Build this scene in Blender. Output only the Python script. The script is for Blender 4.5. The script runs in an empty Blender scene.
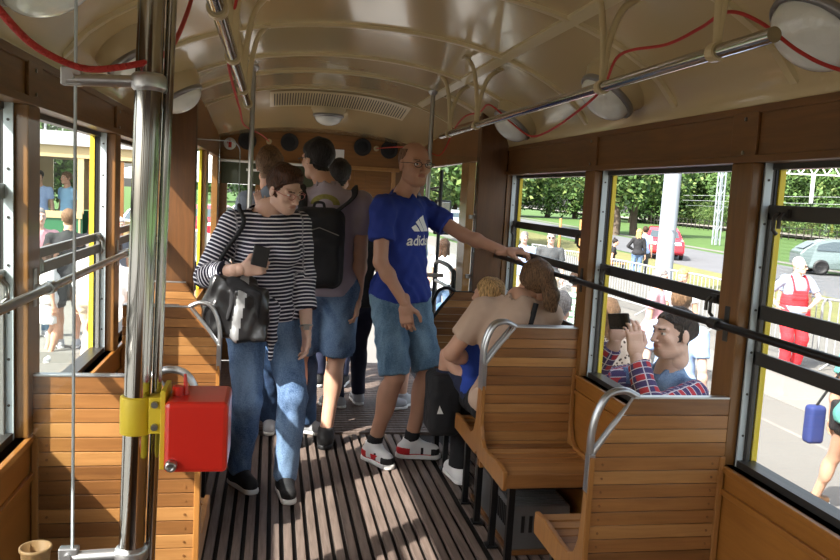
import bpy, bmesh, math, random
import numpy as np
from mathutils import Vector, Matrix
from mathutils.bvhtree import BVHTree
random.seed(7); rng = np.random.RandomState(7)
scene = bpy.context.scene
COL = scene.collection
PI = math.pi
A = lambda *v: np.array(v, dtype=float)
def nrm(v):
    v = np.asarray(v, float); return v/(np.linalg.norm(v)+1e-12)

# ---------------------------------------------------------------- materials
def new_mat(name):
    m = bpy.data.materials.new(name); m.use_nodes = True
    nt = m.node_tree
    return m, nt, nt.nodes['Principled BSDF']
def mat(name, col, rough=.5, metal=0., spec=.5, coat=0., bump=0., bscale=60., var=0., vscale=8., emis=None, estr=0., sss=0., trans=0.):
    m, nt, b = new_mat(name)
    b.inputs['Base Color'].default_value = (*col, 1)
    b.inputs['Roughness'].default_value = rough
    b.inputs['Metallic'].default_value = metal
    b.inputs['Specular IOR Level'].default_value = spec
    b.inputs['Coat Weight'].default_value = coat
    b.inputs['Coat Roughness'].default_value = .08
    if sss:
        b.inputs['Subsurface Weight'].default_value = sss
        b.inputs['Subsurface Radius'].default_value = (.012, .005, .003)
        b.inputs['Subsurface Scale'].default_value = 1.
    if trans: b.inputs['Transmission Weight'].default_value = trans
    if emis: b.inputs['Emission Color'].default_value = (*emis, 1); b.inputs['Emission Strength'].default_value = estr
    tc = nt.nodes.new('ShaderNodeTexCoord')
    if var:
        n = nt.nodes.new('ShaderNodeTexNoise'); n.inputs['Scale'].default_value = vscale; n.inputs['Detail'].default_value = 4
        nt.links.new(tc.outputs['Object'], n.inputs['Vector'])
        mx = nt.nodes.new('ShaderNodeMix'); mx.data_type = 'RGBA'
        mx.inputs['A'].default_value = (*[c*(1-var) for c in col], 1)
        mx.inputs['B'].default_value = (*[min(1, c*(1+var)) for c in col], 1)
        nt.links.new(n.outputs['Fac'], mx.inputs['Factor']); nt.links.new(mx.outputs['Result'], b.inputs['Base Color'])
    if bump:
        n = nt.nodes.new('ShaderNodeTexNoise'); n.inputs['Scale'].default_value = bscale; n.inputs['Detail'].default_value = 5
        nt.links.new(tc.outputs['Object'], n.inputs['Vector'])
        bp = nt.nodes.new('ShaderNodeBump'); bp.inputs['Strength'].default_value = bump; bp.inputs['Distance'].default_value = .01
        nt.links.new(n.outputs['Fac'], bp.inputs['Height']); nt.links.new(bp.outputs['Normal'], b.inputs['Normal'])
    return m
def wood(name, c1, c2, axis=0, rough=.35, coat=.3, scale=1., bump=.15):
    m, nt, b = new_mat(name)
    tc = nt.nodes.new('ShaderNodeTexCoord'); mp = nt.nodes.new('ShaderNodeMapping')
    s = [22*scale]*3; s[axis] = 1.6*scale
    mp.inputs['Scale'].default_value = s
    nt.links.new(tc.outputs['Object'], mp.inputs['Vector'])
    n = nt.nodes.new('ShaderNodeTexNoise'); n.inputs['Scale'].default_value = 2.2; n.inputs['Detail'].default_value = 7; n.inputs['Roughness'].default_value = .65; n.inputs['Distortion'].default_value = .6
    nt.links.new(mp.outputs['Vector'], n.inputs['Vector'])
    n2 = nt.nodes.new('ShaderNodeTexNoise'); n2.inputs['Scale'].default_value = 3.
    nt.links.new(tc.outputs['Object'], n2.inputs['Vector'])
    r = nt.nodes.new('ShaderNodeValToRGB')
    r.color_ramp.elements[0].position = .3; r.color_ramp.elements[0].color = (*c1, 1)
    r.color_ramp.elements[1].position = .72; r.color_ramp.elements[1].color = (*c2, 1)
    ad = nt.nodes.new('ShaderNodeMath'); ad.operation = 'MULTIPLY_ADD'; ad.inputs[1].default_value = .35; 
    nt.links.new(n2.outputs['Fac'], ad.inputs[0]); 
    mu = nt.nodes.new('ShaderNodeMath'); mu.operation = 'MULTIPLY'; mu.inputs[1].default_value = .68
    nt.links.new(n.outputs['Fac'], mu.inputs[0]); nt.links.new(mu.outputs[0], ad.inputs[2])
    nt.links.new(ad.outputs[0], r.inputs['Fac']); nt.links.new(r.outputs['Color'], b.inputs['Base Color'])
    b.inputs['Roughness'].default_value = rough; b.inputs['Coat Weight'].default_value = coat; b.inputs['Coat Roughness'].default_value = .12
    if bump:
        bp = nt.nodes.new('ShaderNodeBump'); bp.inputs['Strength'].default_value = bump; bp.inputs['Distance'].default_value = .002
        nt.links.new(n.outputs['Fac'], bp.inputs['Height']); nt.links.new(bp.outputs['Normal'], b.inputs['Normal'])
    return m
def glass(name, tint=(.95, .98, .97), rough=0.02, fac=1.):
    m = bpy.data.materials.new(name); m.use_nodes = True; nt = m.node_tree
    nt.nodes.clear()
    o = nt.nodes.new('ShaderNodeOutputMaterial'); mx = nt.nodes.new('ShaderNodeMixShader')
    t = nt.nodes.new('ShaderNodeBsdfTransparent'); g = nt.nodes.new('ShaderNodeBsdfGlossy'); f = nt.nodes.new('ShaderNodeFresnel')
    t.inputs['Color'].default_value = (*tint, 1); g.inputs['Roughness'].default_value = rough
    f.inputs['IOR'].default_value = 1.45
    mu = nt.nodes.new('ShaderNodeMath'); mu.operation = 'MULTIPLY'; mu.inputs[1].default_value = fac
    nt.links.new(f.outputs[0], mu.inputs[0]); nt.links.new(mu.outputs[0], mx.inputs[0])
    nt.links.new(t.outputs[0], mx.inputs[1]); nt.links.new(g.outputs[0], mx.inputs[2]); nt.links.new(mx.outputs[0], o.inputs[0])
    return m
def denim(name, c1, c2, scale=7.):
    m, nt, b = new_mat(name)
    tc = nt.nodes.new('ShaderNodeTexCoord')
    n = nt.nodes.new('ShaderNodeTexNoise'); n.inputs['Scale'].default_value = scale; n.inputs['Detail'].default_value = 3; n.inputs['Distortion'].default_value = .5
    n2 = nt.nodes.new('ShaderNodeTexNoise'); n2.inputs['Scale'].default_value = 160; n2.inputs['Detail'].default_value = 2
    mp = nt.nodes.new('ShaderNodeMapping'); mp.inputs['Scale'].default_value = (1, 1, .45)
    nt.links.new(tc.outputs['Object'], mp.inputs['Vector']); nt.links.new(mp.outputs['Vector'], n.inputs['Vector']); nt.links.new(tc.outputs['Object'], n2.inputs['Vector'])
    ad = nt.nodes.new('ShaderNodeMath'); ad.operation = 'MULTIPLY_ADD'; ad.inputs[1].default_value = .3; nt.links.new(n2.outputs['Fac'], ad.inputs[0])
    mu = nt.nodes.new('ShaderNodeMath'); mu.operation = 'MULTIPLY'; mu.inputs[1].default_value = .75
    nt.links.new(n.outputs['Fac'], mu.inputs[0]); nt.links.new(mu.outputs[0], ad.inputs[2])
    r = nt.nodes.new('ShaderNodeValToRGB')
    r.color_ramp.elements[0].position = .38; r.color_ramp.elements[0].color = (*c1, 1)
    r.color_ramp.elements[1].position = .68; r.color_ramp.elements[1].color = (*c2, 1)
    nt.links.new(ad.outputs[0], r.inputs['Fac']); nt.links.new(r.outputs['Color'], b.inputs['Base Color'])
    b.inputs['Roughness'].default_value = .9
    bp = nt.nodes.new('ShaderNodeBump'); bp.inputs['Strength'].default_value = .5; bp.inputs['Distance'].default_value = .01
    nt.links.new(n.outputs['Fac'], bp.inputs['Height']); nt.links.new(bp.outputs['Normal'], b.inputs['Normal'])
    return m
def stripes(name, base, line, period, duty, chan='Y', base2=None):
    """stripes measured along the cloth (attribute 'fab': x across, y along the limb or torso)"""
    m, nt, b = new_mat(name)
    at = nt.nodes.new('ShaderNodeAttribute'); at.attribute_name = 'fab'
    sp = nt.nodes.new('ShaderNodeSeparateXYZ'); nt.links.new(at.outputs['Vector'], sp.inputs[0])
    def band(ch, per, du):
        d = nt.nodes.new('ShaderNodeMath'); d.operation = 'DIVIDE'; d.inputs[1].default_value = per; nt.links.new(sp.outputs[ch], d.inputs[0])
        fr = nt.nodes.new('ShaderNodeMath'); fr.operation = 'FRACT'; nt.links.new(d.outputs[0], fr.inputs[0])
        lt = nt.nodes.new('ShaderNodeMath'); lt.operation = 'LESS_THAN'; lt.inputs[1].default_value = du; nt.links.new(fr.outputs[0], lt.inputs[0])
        return lt.outputs[0]
    def mix(fac, a, c):
        mx = nt.nodes.new('ShaderNodeMix'); mx.data_type = 'RGBA'; nt.links.new(fac, mx.inputs['Factor'])
        for k, v in (('A', a), ('B', c)):
            if isinstance(v, tuple): mx.inputs[k].default_value = (*v, 1)
            else: nt.links.new(v, mx.inputs[k])
        return mx.outputs['Result']
    if base2 is None:
        out = mix(band(chan, period, duty), base, line)
    else:
        c = mix(band('Y', period, .5), base, base2)
        c = mix(band('X', period*1.05, .35), c, base2)
        c = mix(band('Y', period*.5, .13), c, line)
        out = mix(band('X', period, .08), c, line)
    nt.links.new(out, b.inputs['Base Color']); b.inputs['Roughness'].default_value = .85
    return m
def spots(name, c1, c2, c3, scale):
    m, nt, b = new_mat(name)
    tc = nt.nodes.new('ShaderNodeTexCoord'); v = nt.nodes.new('ShaderNodeTexVoronoi'); v.inputs['Scale'].default_value = scale
    nt.links.new(tc.outputs['Object'], v.inputs['Vector'])
    r = nt.nodes.new('ShaderNodeValToRGB'); e = r.color_ramp.elements
    e[0].position = .3; e[0].color = (*c1, 1); e[1].position = .42; e[1].color = (*c2, 1)
    nt.links.new(v.outputs['Distance'], r.inputs['Fac']); nt.links.new(r.outputs['Color'], b.inputs['Base Color']); b.inputs['Roughness'].default_value = .9
    return m
M = {}
M['wood_bench'] = wood('bench wood amber', (.20, .082, .024), (.38, .17, .052), 0, coat=.15)
M['wood_bench2'] = wood('bench wood dark amber', (.125, .05, .016), (.26, .112, .034), 0, coat=.15)
M['wood_bench3'] = wood('bench wood light amber', (.27, .12, .036), (.47, .235, .08), 0, coat=.15)
M['wood_benchy'] = wood('bench side wood', (.23, .095, .022), (.40, .175, .045), 2, coat=.2)
M['wood_panel'] = wood('wall panel wood', (.22, .080, .014), (.36, .145, .028), 1, rough=.3, coat=.3)
M['wood_post'] = wood('post wood', (.13, .058, .014), (.24, .105, .026), 2, rough=.35, coat=.15)
M['wood_dark'] = wood('cornice wood', (.105, .043, .010), (.205, .086, .020), 1, rough=.4, coat=.15)
M['wood_bulk'] = wood('bulkhead wood', (.070, .028, .008), (.15, .060, .016), 2, rough=.4, coat=.15)
M['wood_head'] = wood('header wood', (.15, .062, .014), (.27, .115, .026), 0, rough=.4, coat=.1)
M['wood_pale'] = wood('pale wood frame', (.34, .16, .05), (.5, .26, .09), 2)
M['slat'] = wood('floor slat wood', (.068, .048, .038), (.22, .165, .138), 1, rough=.6, coat=0, scale=1.4, bump=.5)
M['floor_under'] = mat('floor between slats', (.012, .010, .009), .8)
M['ceiling'] = mat('glossy cream ceiling', (.60, .47, .24), .20, spec=.5, coat=.7, bump=.22, bscale=2.2)
M['cream'] = mat('cream paint', (.52, .42, .23), .35)
M['rib'] = mat('ceiling rib cream', (.62, .51, .27), .35, coat=.3)
M['chrome'] = mat('chrome', (.44, .44, .42), .12, 1)
M['steel'] = mat('brushed steel', (.42, .42, .41), .28, 1)
M['alu'] = mat('cast aluminium', (.50, .51, .52), .34, .9)
M['darkmetal'] = mat('dark grey sash metal', (.060, .056, .052), .4, .6)
M['greysash'] = mat('grey sash metal', (.22, .215, .205), .4, .5)
M['stripgrey'] = mat('pale grey metal strip', (.47, .53, .55), .45, .2)
M['black'] = mat('black rubber', (.012, .012, .013), .5)
M['blackm'] = mat('black painted steel', (.010, .010, .011), .35, .3)
M['yellow'] = mat('yellow paint', (.62, .47, .02), .5)
M['red'] = mat('red box paint', (.62, .022, .012), .28, coat=.5)
M['redcord'] = mat('red cord', (.52, .03, .02), .6, bump=.8, bscale=300)
M['glass'] = glass('clear glass', fac=.6)
M['wglass'] = glass('window glass', (.985, .995, .99), fac=.12)
M['lampglass'] = mat('ribbed lamp glass', (.82, .86, .80), .12, spec=.8, coat=.5, bump=.3, bscale=40)
M['lampgrey'] = mat('grey lamp ring', (.30, .30, .30), .35, .7)
M['white'] = mat('white', (.78, .78, .76), .5)
M['speaker'] = mat('speaker mesh', (.006, .006, .007), .7, bump=.6, bscale=250)
M['blind'] = mat('dark green blind', (.035, .04, .016), .7)
M['heater'] = mat('grey heater steel', (.19, .195, .20), .4, .6, var=.15)
M['green'] = mat('tram green paint', (.025, .13, .055), .35, coat=.4)
M['tcream'] = mat('tram cream paint', (.46, .36, .18), .4)
M['troof'] = mat('tram roof grey', (.36, .36, .36), .6)
M['dark'] = mat('dark interior', (.02, .02, .02), .7)
M['tan'] = mat('tan cup', (.42, .24, .11), .5)
# ---------------------------------------------------------------- mesh helpers
def link(o, parent=None):
    COL.objects.link(o)
    if parent is not None: o.parent = parent
    return o
def tag(o, label=None, cat=None, group=None, kind=None):
    if label: o['label'] = label
    if cat: o['category'] = cat
    if group: o['group'] = group
    if kind: o['kind'] = kind
    return o
def empty(name, loc=(0, 0, 0), label=None, cat=None, group=None):
    o = bpy.data.objects.new(name, None); o.empty_display_size = .1; o.location = loc
    COL.objects.link(o); return tag(o, label, cat, group)
def basis(d):
    d = nrm(d); h = A(0, 0, 1) if abs(d[2]) < .9 else A(1, 0, 0)
    a = nrm(np.cross(h, d)); return a, np.cross(d, a), d
class MB:
    def __init__(s): s.v = []; s.f = []; s.m = []; s.sm = []
    def add(s, vs, fs, m=0, smooth=False):
        o = len(s.v); s.v += [tuple(map(float, v)) for v in vs]
        for f in fs: s.f.append([o+i for i in f]); s.m.append(m); s.sm.append(smooth)
        return s
    def box(s, a, b, m=0):
        x0, y0, z0 = [min(a[i], b[i]) for i in range(3)]; x1, y1, z1 = [max(a[i], b[i]) for i in range(3)]
        return s.add([(x0,y0,z0),(x1,y0,z0),(x1,y1,z0),(x0,y1,z0),(x0,y0,z1),(x1,y0,z1),(x1,y1,z1),(x0,y1,z1)],
                     [(0,3,2,1),(4,5,6,7),(0,1,5,4),(1,2,6,5),(2,3,7,6),(3,0,4,7)], m)
    def obox(s, c, ax, ay, az, m=0):
        c, ax, ay, az = map(lambda q: np.asarray(q, float), (c, ax, ay, az))
        vs = [c+i*ax+j*ay+k*az for k in (-1, 1) for (i, j) in ((-1,-1),(1,-1),(1,1),(-1,1))]
        return s.add(vs, [(0,3,2,1),(4,5,6,7),(0,1,5,4),(1,2,6,5),(2,3,7,6),(3,0,4,7)], m)
    def cyl(s, a, b, r, n=16, m=0, r2=None, cap=True):
        a = np.asarray(a, float); b = np.asarray(b, float); r2 = r if r2 is None else r2
        u, w, _ = basis(b-a); vs = []
        for p, q in ((a, r), (b, r2)):
            for i in range(n):
                t = 2*PI*i/n; vs.append(p+q*(math.cos(t)*u+math.sin(t)*w))
        s.add(vs, [(i, (i+1) % n, n+(i+1) % n, n+i) for i in range(n)], m, True)
        if cap: s.add(vs, [tuple(range(n))[::-1], tuple(range(n, 2*n))], m)
        return s
    def tube(s, pts, r, n=10, m=0, flat=1., up=None):
        P = [np.asarray(p, float) for p in pts]; k = len(P); vs = []; u = None
        for i in range(k):
            d = nrm(P[min(i+1, k-1)]-P[max(i-1, 0)])
            if u is None:
                u = basis(d)[0] if up is None else nrm(np.asarray(up)-np.dot(up, d)*d)
            else: u = nrm(u-np.dot(u, d)*d)
            w = np.cross(d, u); rr = r[i] if isinstance(r, (list, tuple)) else r
            for j in range(n):
                t = 2*PI*j/n; vs.append(P[i]+rr*(math.cos(t)*u+flat*math.sin(t)*w))
        fs = [(i*n+j, i*n+(j+1) % n, (i+1)*n+(j+1) % n, (i+1)*n+j) for i in range(k-1) for j in range(n)]
        s.add(vs, fs, m, True); s.add(vs[:n], [tuple(range(n))[::-1]], m); s.add(vs[-n:], [tuple(range(n))], m)
        return s
    def lathe(s, c, d, prof, n=28, m=0):
        u, w, d = basis(d); c = np.asarray(c, float); vs = []
        for (r, h) in prof:
            for i in range(n):
                t = 2*PI*i/n; vs.append(c+d*h+r*(math.cos(t)*u+math.sin(t)*w))
        k = len(prof)
        s.add(vs, [(i*n+j, i*n+(j+1) % n, (i+1)*n+(j+1) % n, (i+1)*n+j) for i in range(k-1) for j in range(n)], m, True)
        s.add(vs[:n], [tuple(range(n))[::-1]], m); s.add(vs[-n:], [tuple(range(n))], m)
        return s
    def prism(s, poly, off, m=0):
        """poly: 3-D points of one face, extruded by vector off"""
        n = len(poly); P = [np.asarray(p, float) for p in poly]; vs = P+[p+np.asarray(off, float) for p in P]
        return s.add(vs, [tuple(range(n))[::-1], tuple(range(n, 2*n))]+[(i, (i+1) % n, n+(i+1) % n, n+i) for i in range(n)], m)
    def build(s, name, mats, parent=None, bevel=0, fix=True):
        me = bpy.data.meshes.new(name); me.from_pydata(s.v, [], s.f)
        if not isinstance(mats, (list, tuple)): mats = [mats]
        for q in mats: me.materials.append(M[q] if isinstance(q, str) else q)
        me.polygons.foreach_set('material_index', s.m); me.polygons.foreach_set('use_smooth', s.sm)
        if fix:
            bm = bmesh.new(); bm.from_mesh(me); bmesh.ops.recalc_face_normals(bm, faces=bm.faces); bm.to_mesh(me); bm.free()
        me.update()
        o = bpy.data.objects.new(name, me); link(o, parent)
        if parent is not None: o.location = -wloc(parent)
        if bevel:
            b = o.modifiers.new('b', 'BEVEL'); b.width = bevel; b.segments = 2; b.limit_method = 'ANGLE'
        return o
def wloc(o):
    v = Vector((0, 0, 0))
    while o is not None: v = v+o.location; o = o.parent
    return v
def arc(c, r, a0, a1, n, u, w):
    c, u, w = map(lambda q: np.asarray(q, float), (c, u, w))
    return [c+r*(math.cos(a0+(a1-a0)*i/n)*u+math.sin(a0+(a1-a0)*i/n)*w) for i in range(n+1)]
def smooth_path(pts, n=8):
    P = [np.asarray(p, float) for p in pts]; P = [2*P[0]-P[1]]+P+[2*P[-1]-P[-2]]; out = []
    for i in range(1, len(P)-2):
        for j in range(n):
            t = j/n; a, b, c, d = P[i-1:i+3]
            out.append(.5*((2*b)+(-a+c)*t+(2*a-5*b+4*c-d)*t*t+(-a+3*b-3*c+d)*t**3))
    out.append(P[-2]); return out

# ---------------------------------------------------------------- implicit surfaces (bodies, clothes, bags)
class Field:
    def __init__(s): s.p = []; s.pl = []; s.amp = 0
    def cone(s, a, b, ra, rb, k=.02, sub=False, flat=None, ff=1., cap=None):
        """tapered limb from a to b; flat/ff squash along an axis; cap='b' ends flat at b"""
        a = np.asarray(a, float); b = np.asarray(b, float); L = np.linalg.norm(b-a)+1e-9; d = (b-a)/L
        R = max(ra, rb)*max(1, ff)
        def fn(X, Y, Z):
            px, py, pz = X-a[0], Y-a[1], Z-a[2]
            t = (px*d[0]+py*d[1]+pz*d[2])/L; tc = np.clip(t, 0, 1)
            qx, qy, qz = px-tc*L*d[0], py-tc*L*d[1], pz-tc*L*d[2]
            if flat is not None:
                q = (qx*flat[0]+qy*flat[1]+qz*flat[2])*(1/ff-1)
                qx, qy, qz = qx+q*flat[0], qy+q*flat[1], qz+q*flat[2]
            D = np.sqrt(qx*qx+qy*qy+qz*qz)-(ra+(rb-ra)*tc)
            if cap and 'b' in cap: D = np.maximum(D, (t-1)*L)
            if cap and 'a' in cap: D = np.maximum(D, -t*L)
            return D
        s.p.append((fn, np.minimum(a, b)-R, np.maximum(a, b)+R, k, sub)); return s
    def ell(s, c, r, F=None, k=.02, sub=False):
        c = np.asarray(c, float); r = np.asarray(r, float); F = np.eye(3) if F is None else np.asarray(F, float)
        R = np.sqrt(((F*r[:, None])**2).sum(0)); m = r.min()
        def fn(X, Y, Z):
            P = (X-c[0], Y-c[1], Z-c[2])
            q = [(P[0]*F[i][0]+P[1]*F[i][1]+P[2]*F[i][2]) for i in range(3)]
            k0 = np.sqrt(sum((q[i]/r[i])**2 for i in range(3))); k1 = np.sqrt(sum((q[i]/r[i]**2)**2 for i in range(3)))
            return k0*(k0-1)/(k1+1e-6)
        s.p.append((fn, c-R, c+R, k, sub)); return s
    def box(s, c, h, F=None, rd=.01, k=.01, sub=False):
        c = np.asarray(c, float); F = np.eye(3) if F is None else np.asarray(F, float)
        R = sum(np.abs(F[i])*h[i] for i in range(3))
        def fn(X, Y, Z):
            P = (X-c[0], Y-c[1], Z-c[2])
            q = [np.abs(P[0]*F[i][0]+P[1]*F[i][1]+P[2]*F[i][2])-(h[i]-rd) for i in range(3)]
            return np.sqrt(sum(np.maximum(x, 0)**2 for x in q))+np.minimum(np.maximum(np.maximum(q[0], q[1]), q[2]), 0)-rd
        s.p.append((fn, c-R, c+R, k, sub)); return s
    def plane(s, p, n): s.pl.append((np.asarray(p, float), nrm(n))); return s
    def mesh(s, h):
        lo = np.min([q[1] for q in s.p if not q[4]], 0)-2.5*h-s.amp; hi = np.max([q[2] for q in s.p if not q[4]], 0)+2.5*h+s.amp
        n = np.ceil((hi-lo)/h).astype(int)+1
        ax = [lo[i]+h*np.arange(n[i]) for i in range(3)]
        D = np.full(n, .25, dtype=np.float32)
        for fn, l, u, k, sub in s.p:
            g = k+2.5*h+s.amp
            i0 = np.clip(((l-g-lo)/h).astype(int), 0, n-1); i1 = np.clip(((u+g-lo)/h).astype(int)+2, 1, n)
            if (i1 <= i0).any(): continue
            sl = tuple(slice(i0[i], i1[i]) for i in range(3))
            X = ax[0][sl[0]][:, None, None]; Y = ax[1][sl[1]][None, :, None]; Z = ax[2][sl[2]][None, None, :]
            d = fn(X, Y, Z).astype(np.float32); c = D[sl]
            if sub:
                d = -d; hh = np.maximum(k-np.abs(c-d), 0)/max(k, 1e-6); D[sl] = np.maximum(c, d)+hh*hh*k*.25
            else:
                hh = np.maximum(k-np.abs(c-d), 0)/max(k, 1e-6); D[sl] = np.minimum(c, d)-hh*hh*k*.25
        X = ax[0][:, None, None]; Y = ax[1][None, :, None]; Z = ax[2][None, None, :]
        if s.amp:
            w1 = np.sin(31*X+17*Z+6*np.sin(23*Y+9*Z)); w2 = np.sin(-19*X+43*Z+21*Y+3*np.sin(37*X)); w3 = np.sin(53*Z-29*Y+4*np.sin(19*X+11*Y))
            D = D+s.amp*(w1*.4+w2*.35+w3*.3)
        for p, nn in s.pl:
            D = np.maximum(D, (X-p[0])*nn[0]+(Y-p[1])*nn[1]+(Z-p[2])*nn[2])
        D[0] = D[-1] = .1; D[:, 0] = D[:, -1] = .1; D[:, :, 0] = D[:, :, -1] = .1
        # surface nets
        S = D < 0; cn = tuple(n-1); acc = np.zeros(cn+(3,), np.float32); cnt = np.zeros(cn, np.int16); quads = []
        idx = np.full(cn, -1, np.int64); ed = []
        for a in range(3):
            s0 = [slice(None)]*3; s1 = [slice(None)]*3; s0[a] = slice(0, -1); s1[a] = slice(1, None)
            C = np.argwhere(S[tuple(s0)] != S[tuple(s1)])
            if not len(C): continue
            C1 = C.copy(); C1[:, a] += 1
            d0 = D[tuple(C.T)]; d1 = D[tuple(C1.T)]; t = d0/(d0-d1)
            P = C.astype(np.float32); P[:, a] += t
            b, c = (a+1) % 3, (a+2) % 3; cells = []
            for (db, dc) in ((-1, -1), (0, -1), (0, 0), (-1, 0)):
                K = C.copy(); K[:, b] += db; K[:, c] += dc; cells.append(K)
                np.add.at(acc, tuple(K.T), P); np.add.at(cnt, tuple(K.T), 1)
            ed.append((cells, d0 < 0))
        if not ed: return np.zeros((0, 3)), np.zeros((0, 4), int)
        act = cnt > 0; ids = np.argwhere(act); idx[act] = np.arange(len(ids))
        V = lo+h*(acc[act]/cnt[act][:, None])
        Q = []
        for cells, ins in ed:
            q = np.stack([idx[tuple(K.T)] for K in cells], 1); q[~ins] = q[~ins][:, ::-1]; Q.append(q)
        return V, np.concatenate(Q)
def field_mesh(parts):
    """join several (V, Q) meshes"""
    vs, qs, o = [], [], 0
    for V, Q in parts:
        vs.append(V); qs.append(Q+o); o += len(V)
    return np.concatenate(vs), np.concatenate(qs)
def mk(name, V, Q, mats, parent, lab=None, fab=None):
    me = bpy.data.meshes.new(name)
    off = np.array(wloc(parent)) if parent is not None else np.zeros(3)
    me.vertices.add(len(V)); me.vertices.foreach_set('co', (V-off).astype(np.float32).ravel())
    me.loops.add(4*len(Q)); me.loops.foreach_set('vertex_index', Q.astype(np.int32).ravel())
    me.polygons.add(len(Q)); me.polygons.foreach_set('loop_start', np.arange(0, 4*len(Q), 4, dtype=np.int32))
    if not isinstance(mats, (list, tuple)): mats = [mats]
    for q in mats: me.materials.append(M[q] if isinstance(q, str) else q)
    if lab is not None:
        C = V[Q].mean(1); me.polygons.foreach_set('material_index', lab(C).astype(np.int32))
    me.polygons.foreach_set('use_smooth', np.ones(len(Q), bool))
    me.update(calc_edges=True)
    if fab is not None:
        at = me.attributes.new('fab', 'FLOAT_VECTOR', 'POINT'); at.data.foreach_set('vector', fab(V).astype(np.float32).ravel())
    o = bpy.data.objects.new(name, me); link(o, parent); return o
# ---------------------------------------------------------------- people
def ik(a, t, l1, l2, hint):
    a = np.asarray(a, float); t = np.asarray(t, float); v = t-a; d = np.linalg.norm(v)
    if d > (l1+l2)*.995: t = a+v/d*(l1+l2)*.995; v = t-a; d = (l1+l2)*.995
    x = (l1*l1-l2*l2+d*d)/(2*d); hgt = math.sqrt(max(l1*l1-x*x, 0)); n = v/d
    hp = np.asarray(hint, float); hp = nrm(hp-np.dot(hp, n)*n)
    return a+n*x+hp*hgt, t
SKIN = {}
def skin(key, col):
    if key not in SKIN:
        SKIN[key] = (mat('skin '+key, col, .5, spec=.35, sss=.12, var=.12, vscale=14), mat('lips '+key, (col[0]*.82, col[1]*.58, col[2]*.58), .4))
    return SKIN[key]
M['eyew'] = mat('eye white', (.62, .60, .56), .25)
M['iris'] = mat('iris dark', (.03, .022, .018), .2)
SK = {'fair': (.56, .32, .22), 'mid': (.46, .25, .165), 'tan': (.40, .205, .13), 'pale': (.62, .40, .31)}
def hand_parts(w, d, n, side, s, curl, det, grip=0, spread=1.):
    d = nrm(d); n = nrm(np.asarray(n, float)-np.dot(n, d)*d)
    t = np.cross(d, n) if side == 'R' else np.cross(n, d)
    F_ = Field(); R = np.array([t, d, n])
    F_.cone(w-d*.03*s, w+d*.03*s, .027*s, .03*s, .01, flat=n, ff=.72)
    F_.box(w+d*.058*s, (.036*s, .045*s, .0135*s), R, rd=.012*s, k=.015)
    for i, (o, L) in enumerate(((.028, .070), (.010, .078), (-.009, .072), (-.027, .057))):
        p = w+d*(.094-.004*abs(i-1))*s+t*o*s; L *= s
        ang = 0; q = p-d*.02*s
        base = nrm(d+t*(o*1.6*spread))
        r = (.0088, .0092, .0088, .0078)[i]*s
        pr = q
        for j, fr in enumerate((.45, .30, .25)):
            ang += curl*(1., 1.15, .8)[j]*(1+.12*(i-1.5)*.5)
            dd = base*math.cos(ang)+n*math.sin(ang)
            e = p+dd*L*fr
            F_.cone(pr, e, r*(1-.08*j), r*(1-.08*(j+1)), .004); pr = e; p = e
    b = w+d*.022*s+t*.026*s
    th = nrm(d*.65+t*.75+n*(.25+grip*.6)); e1 = b+th*.042*s; th2 = nrm(d*.8+t*(.35-grip*.5)+n*(.3+grip*.7)); e2 = e1+th2*.030*s; th3 = nrm(d*.9+n*(.3+grip)); e3 = e2+th3*.022*s
    F_.cone(w+d*.015*s+t*.012*s, e1, .0155*s, .0115*s, .012); F_.cone(e1, e2, .0112*s, .0098*s, .004); F_.cone(e2, e3, .0096*s, .0078*s, .004)
    return F_.mesh((.0036, .005, .008)[det])
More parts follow.
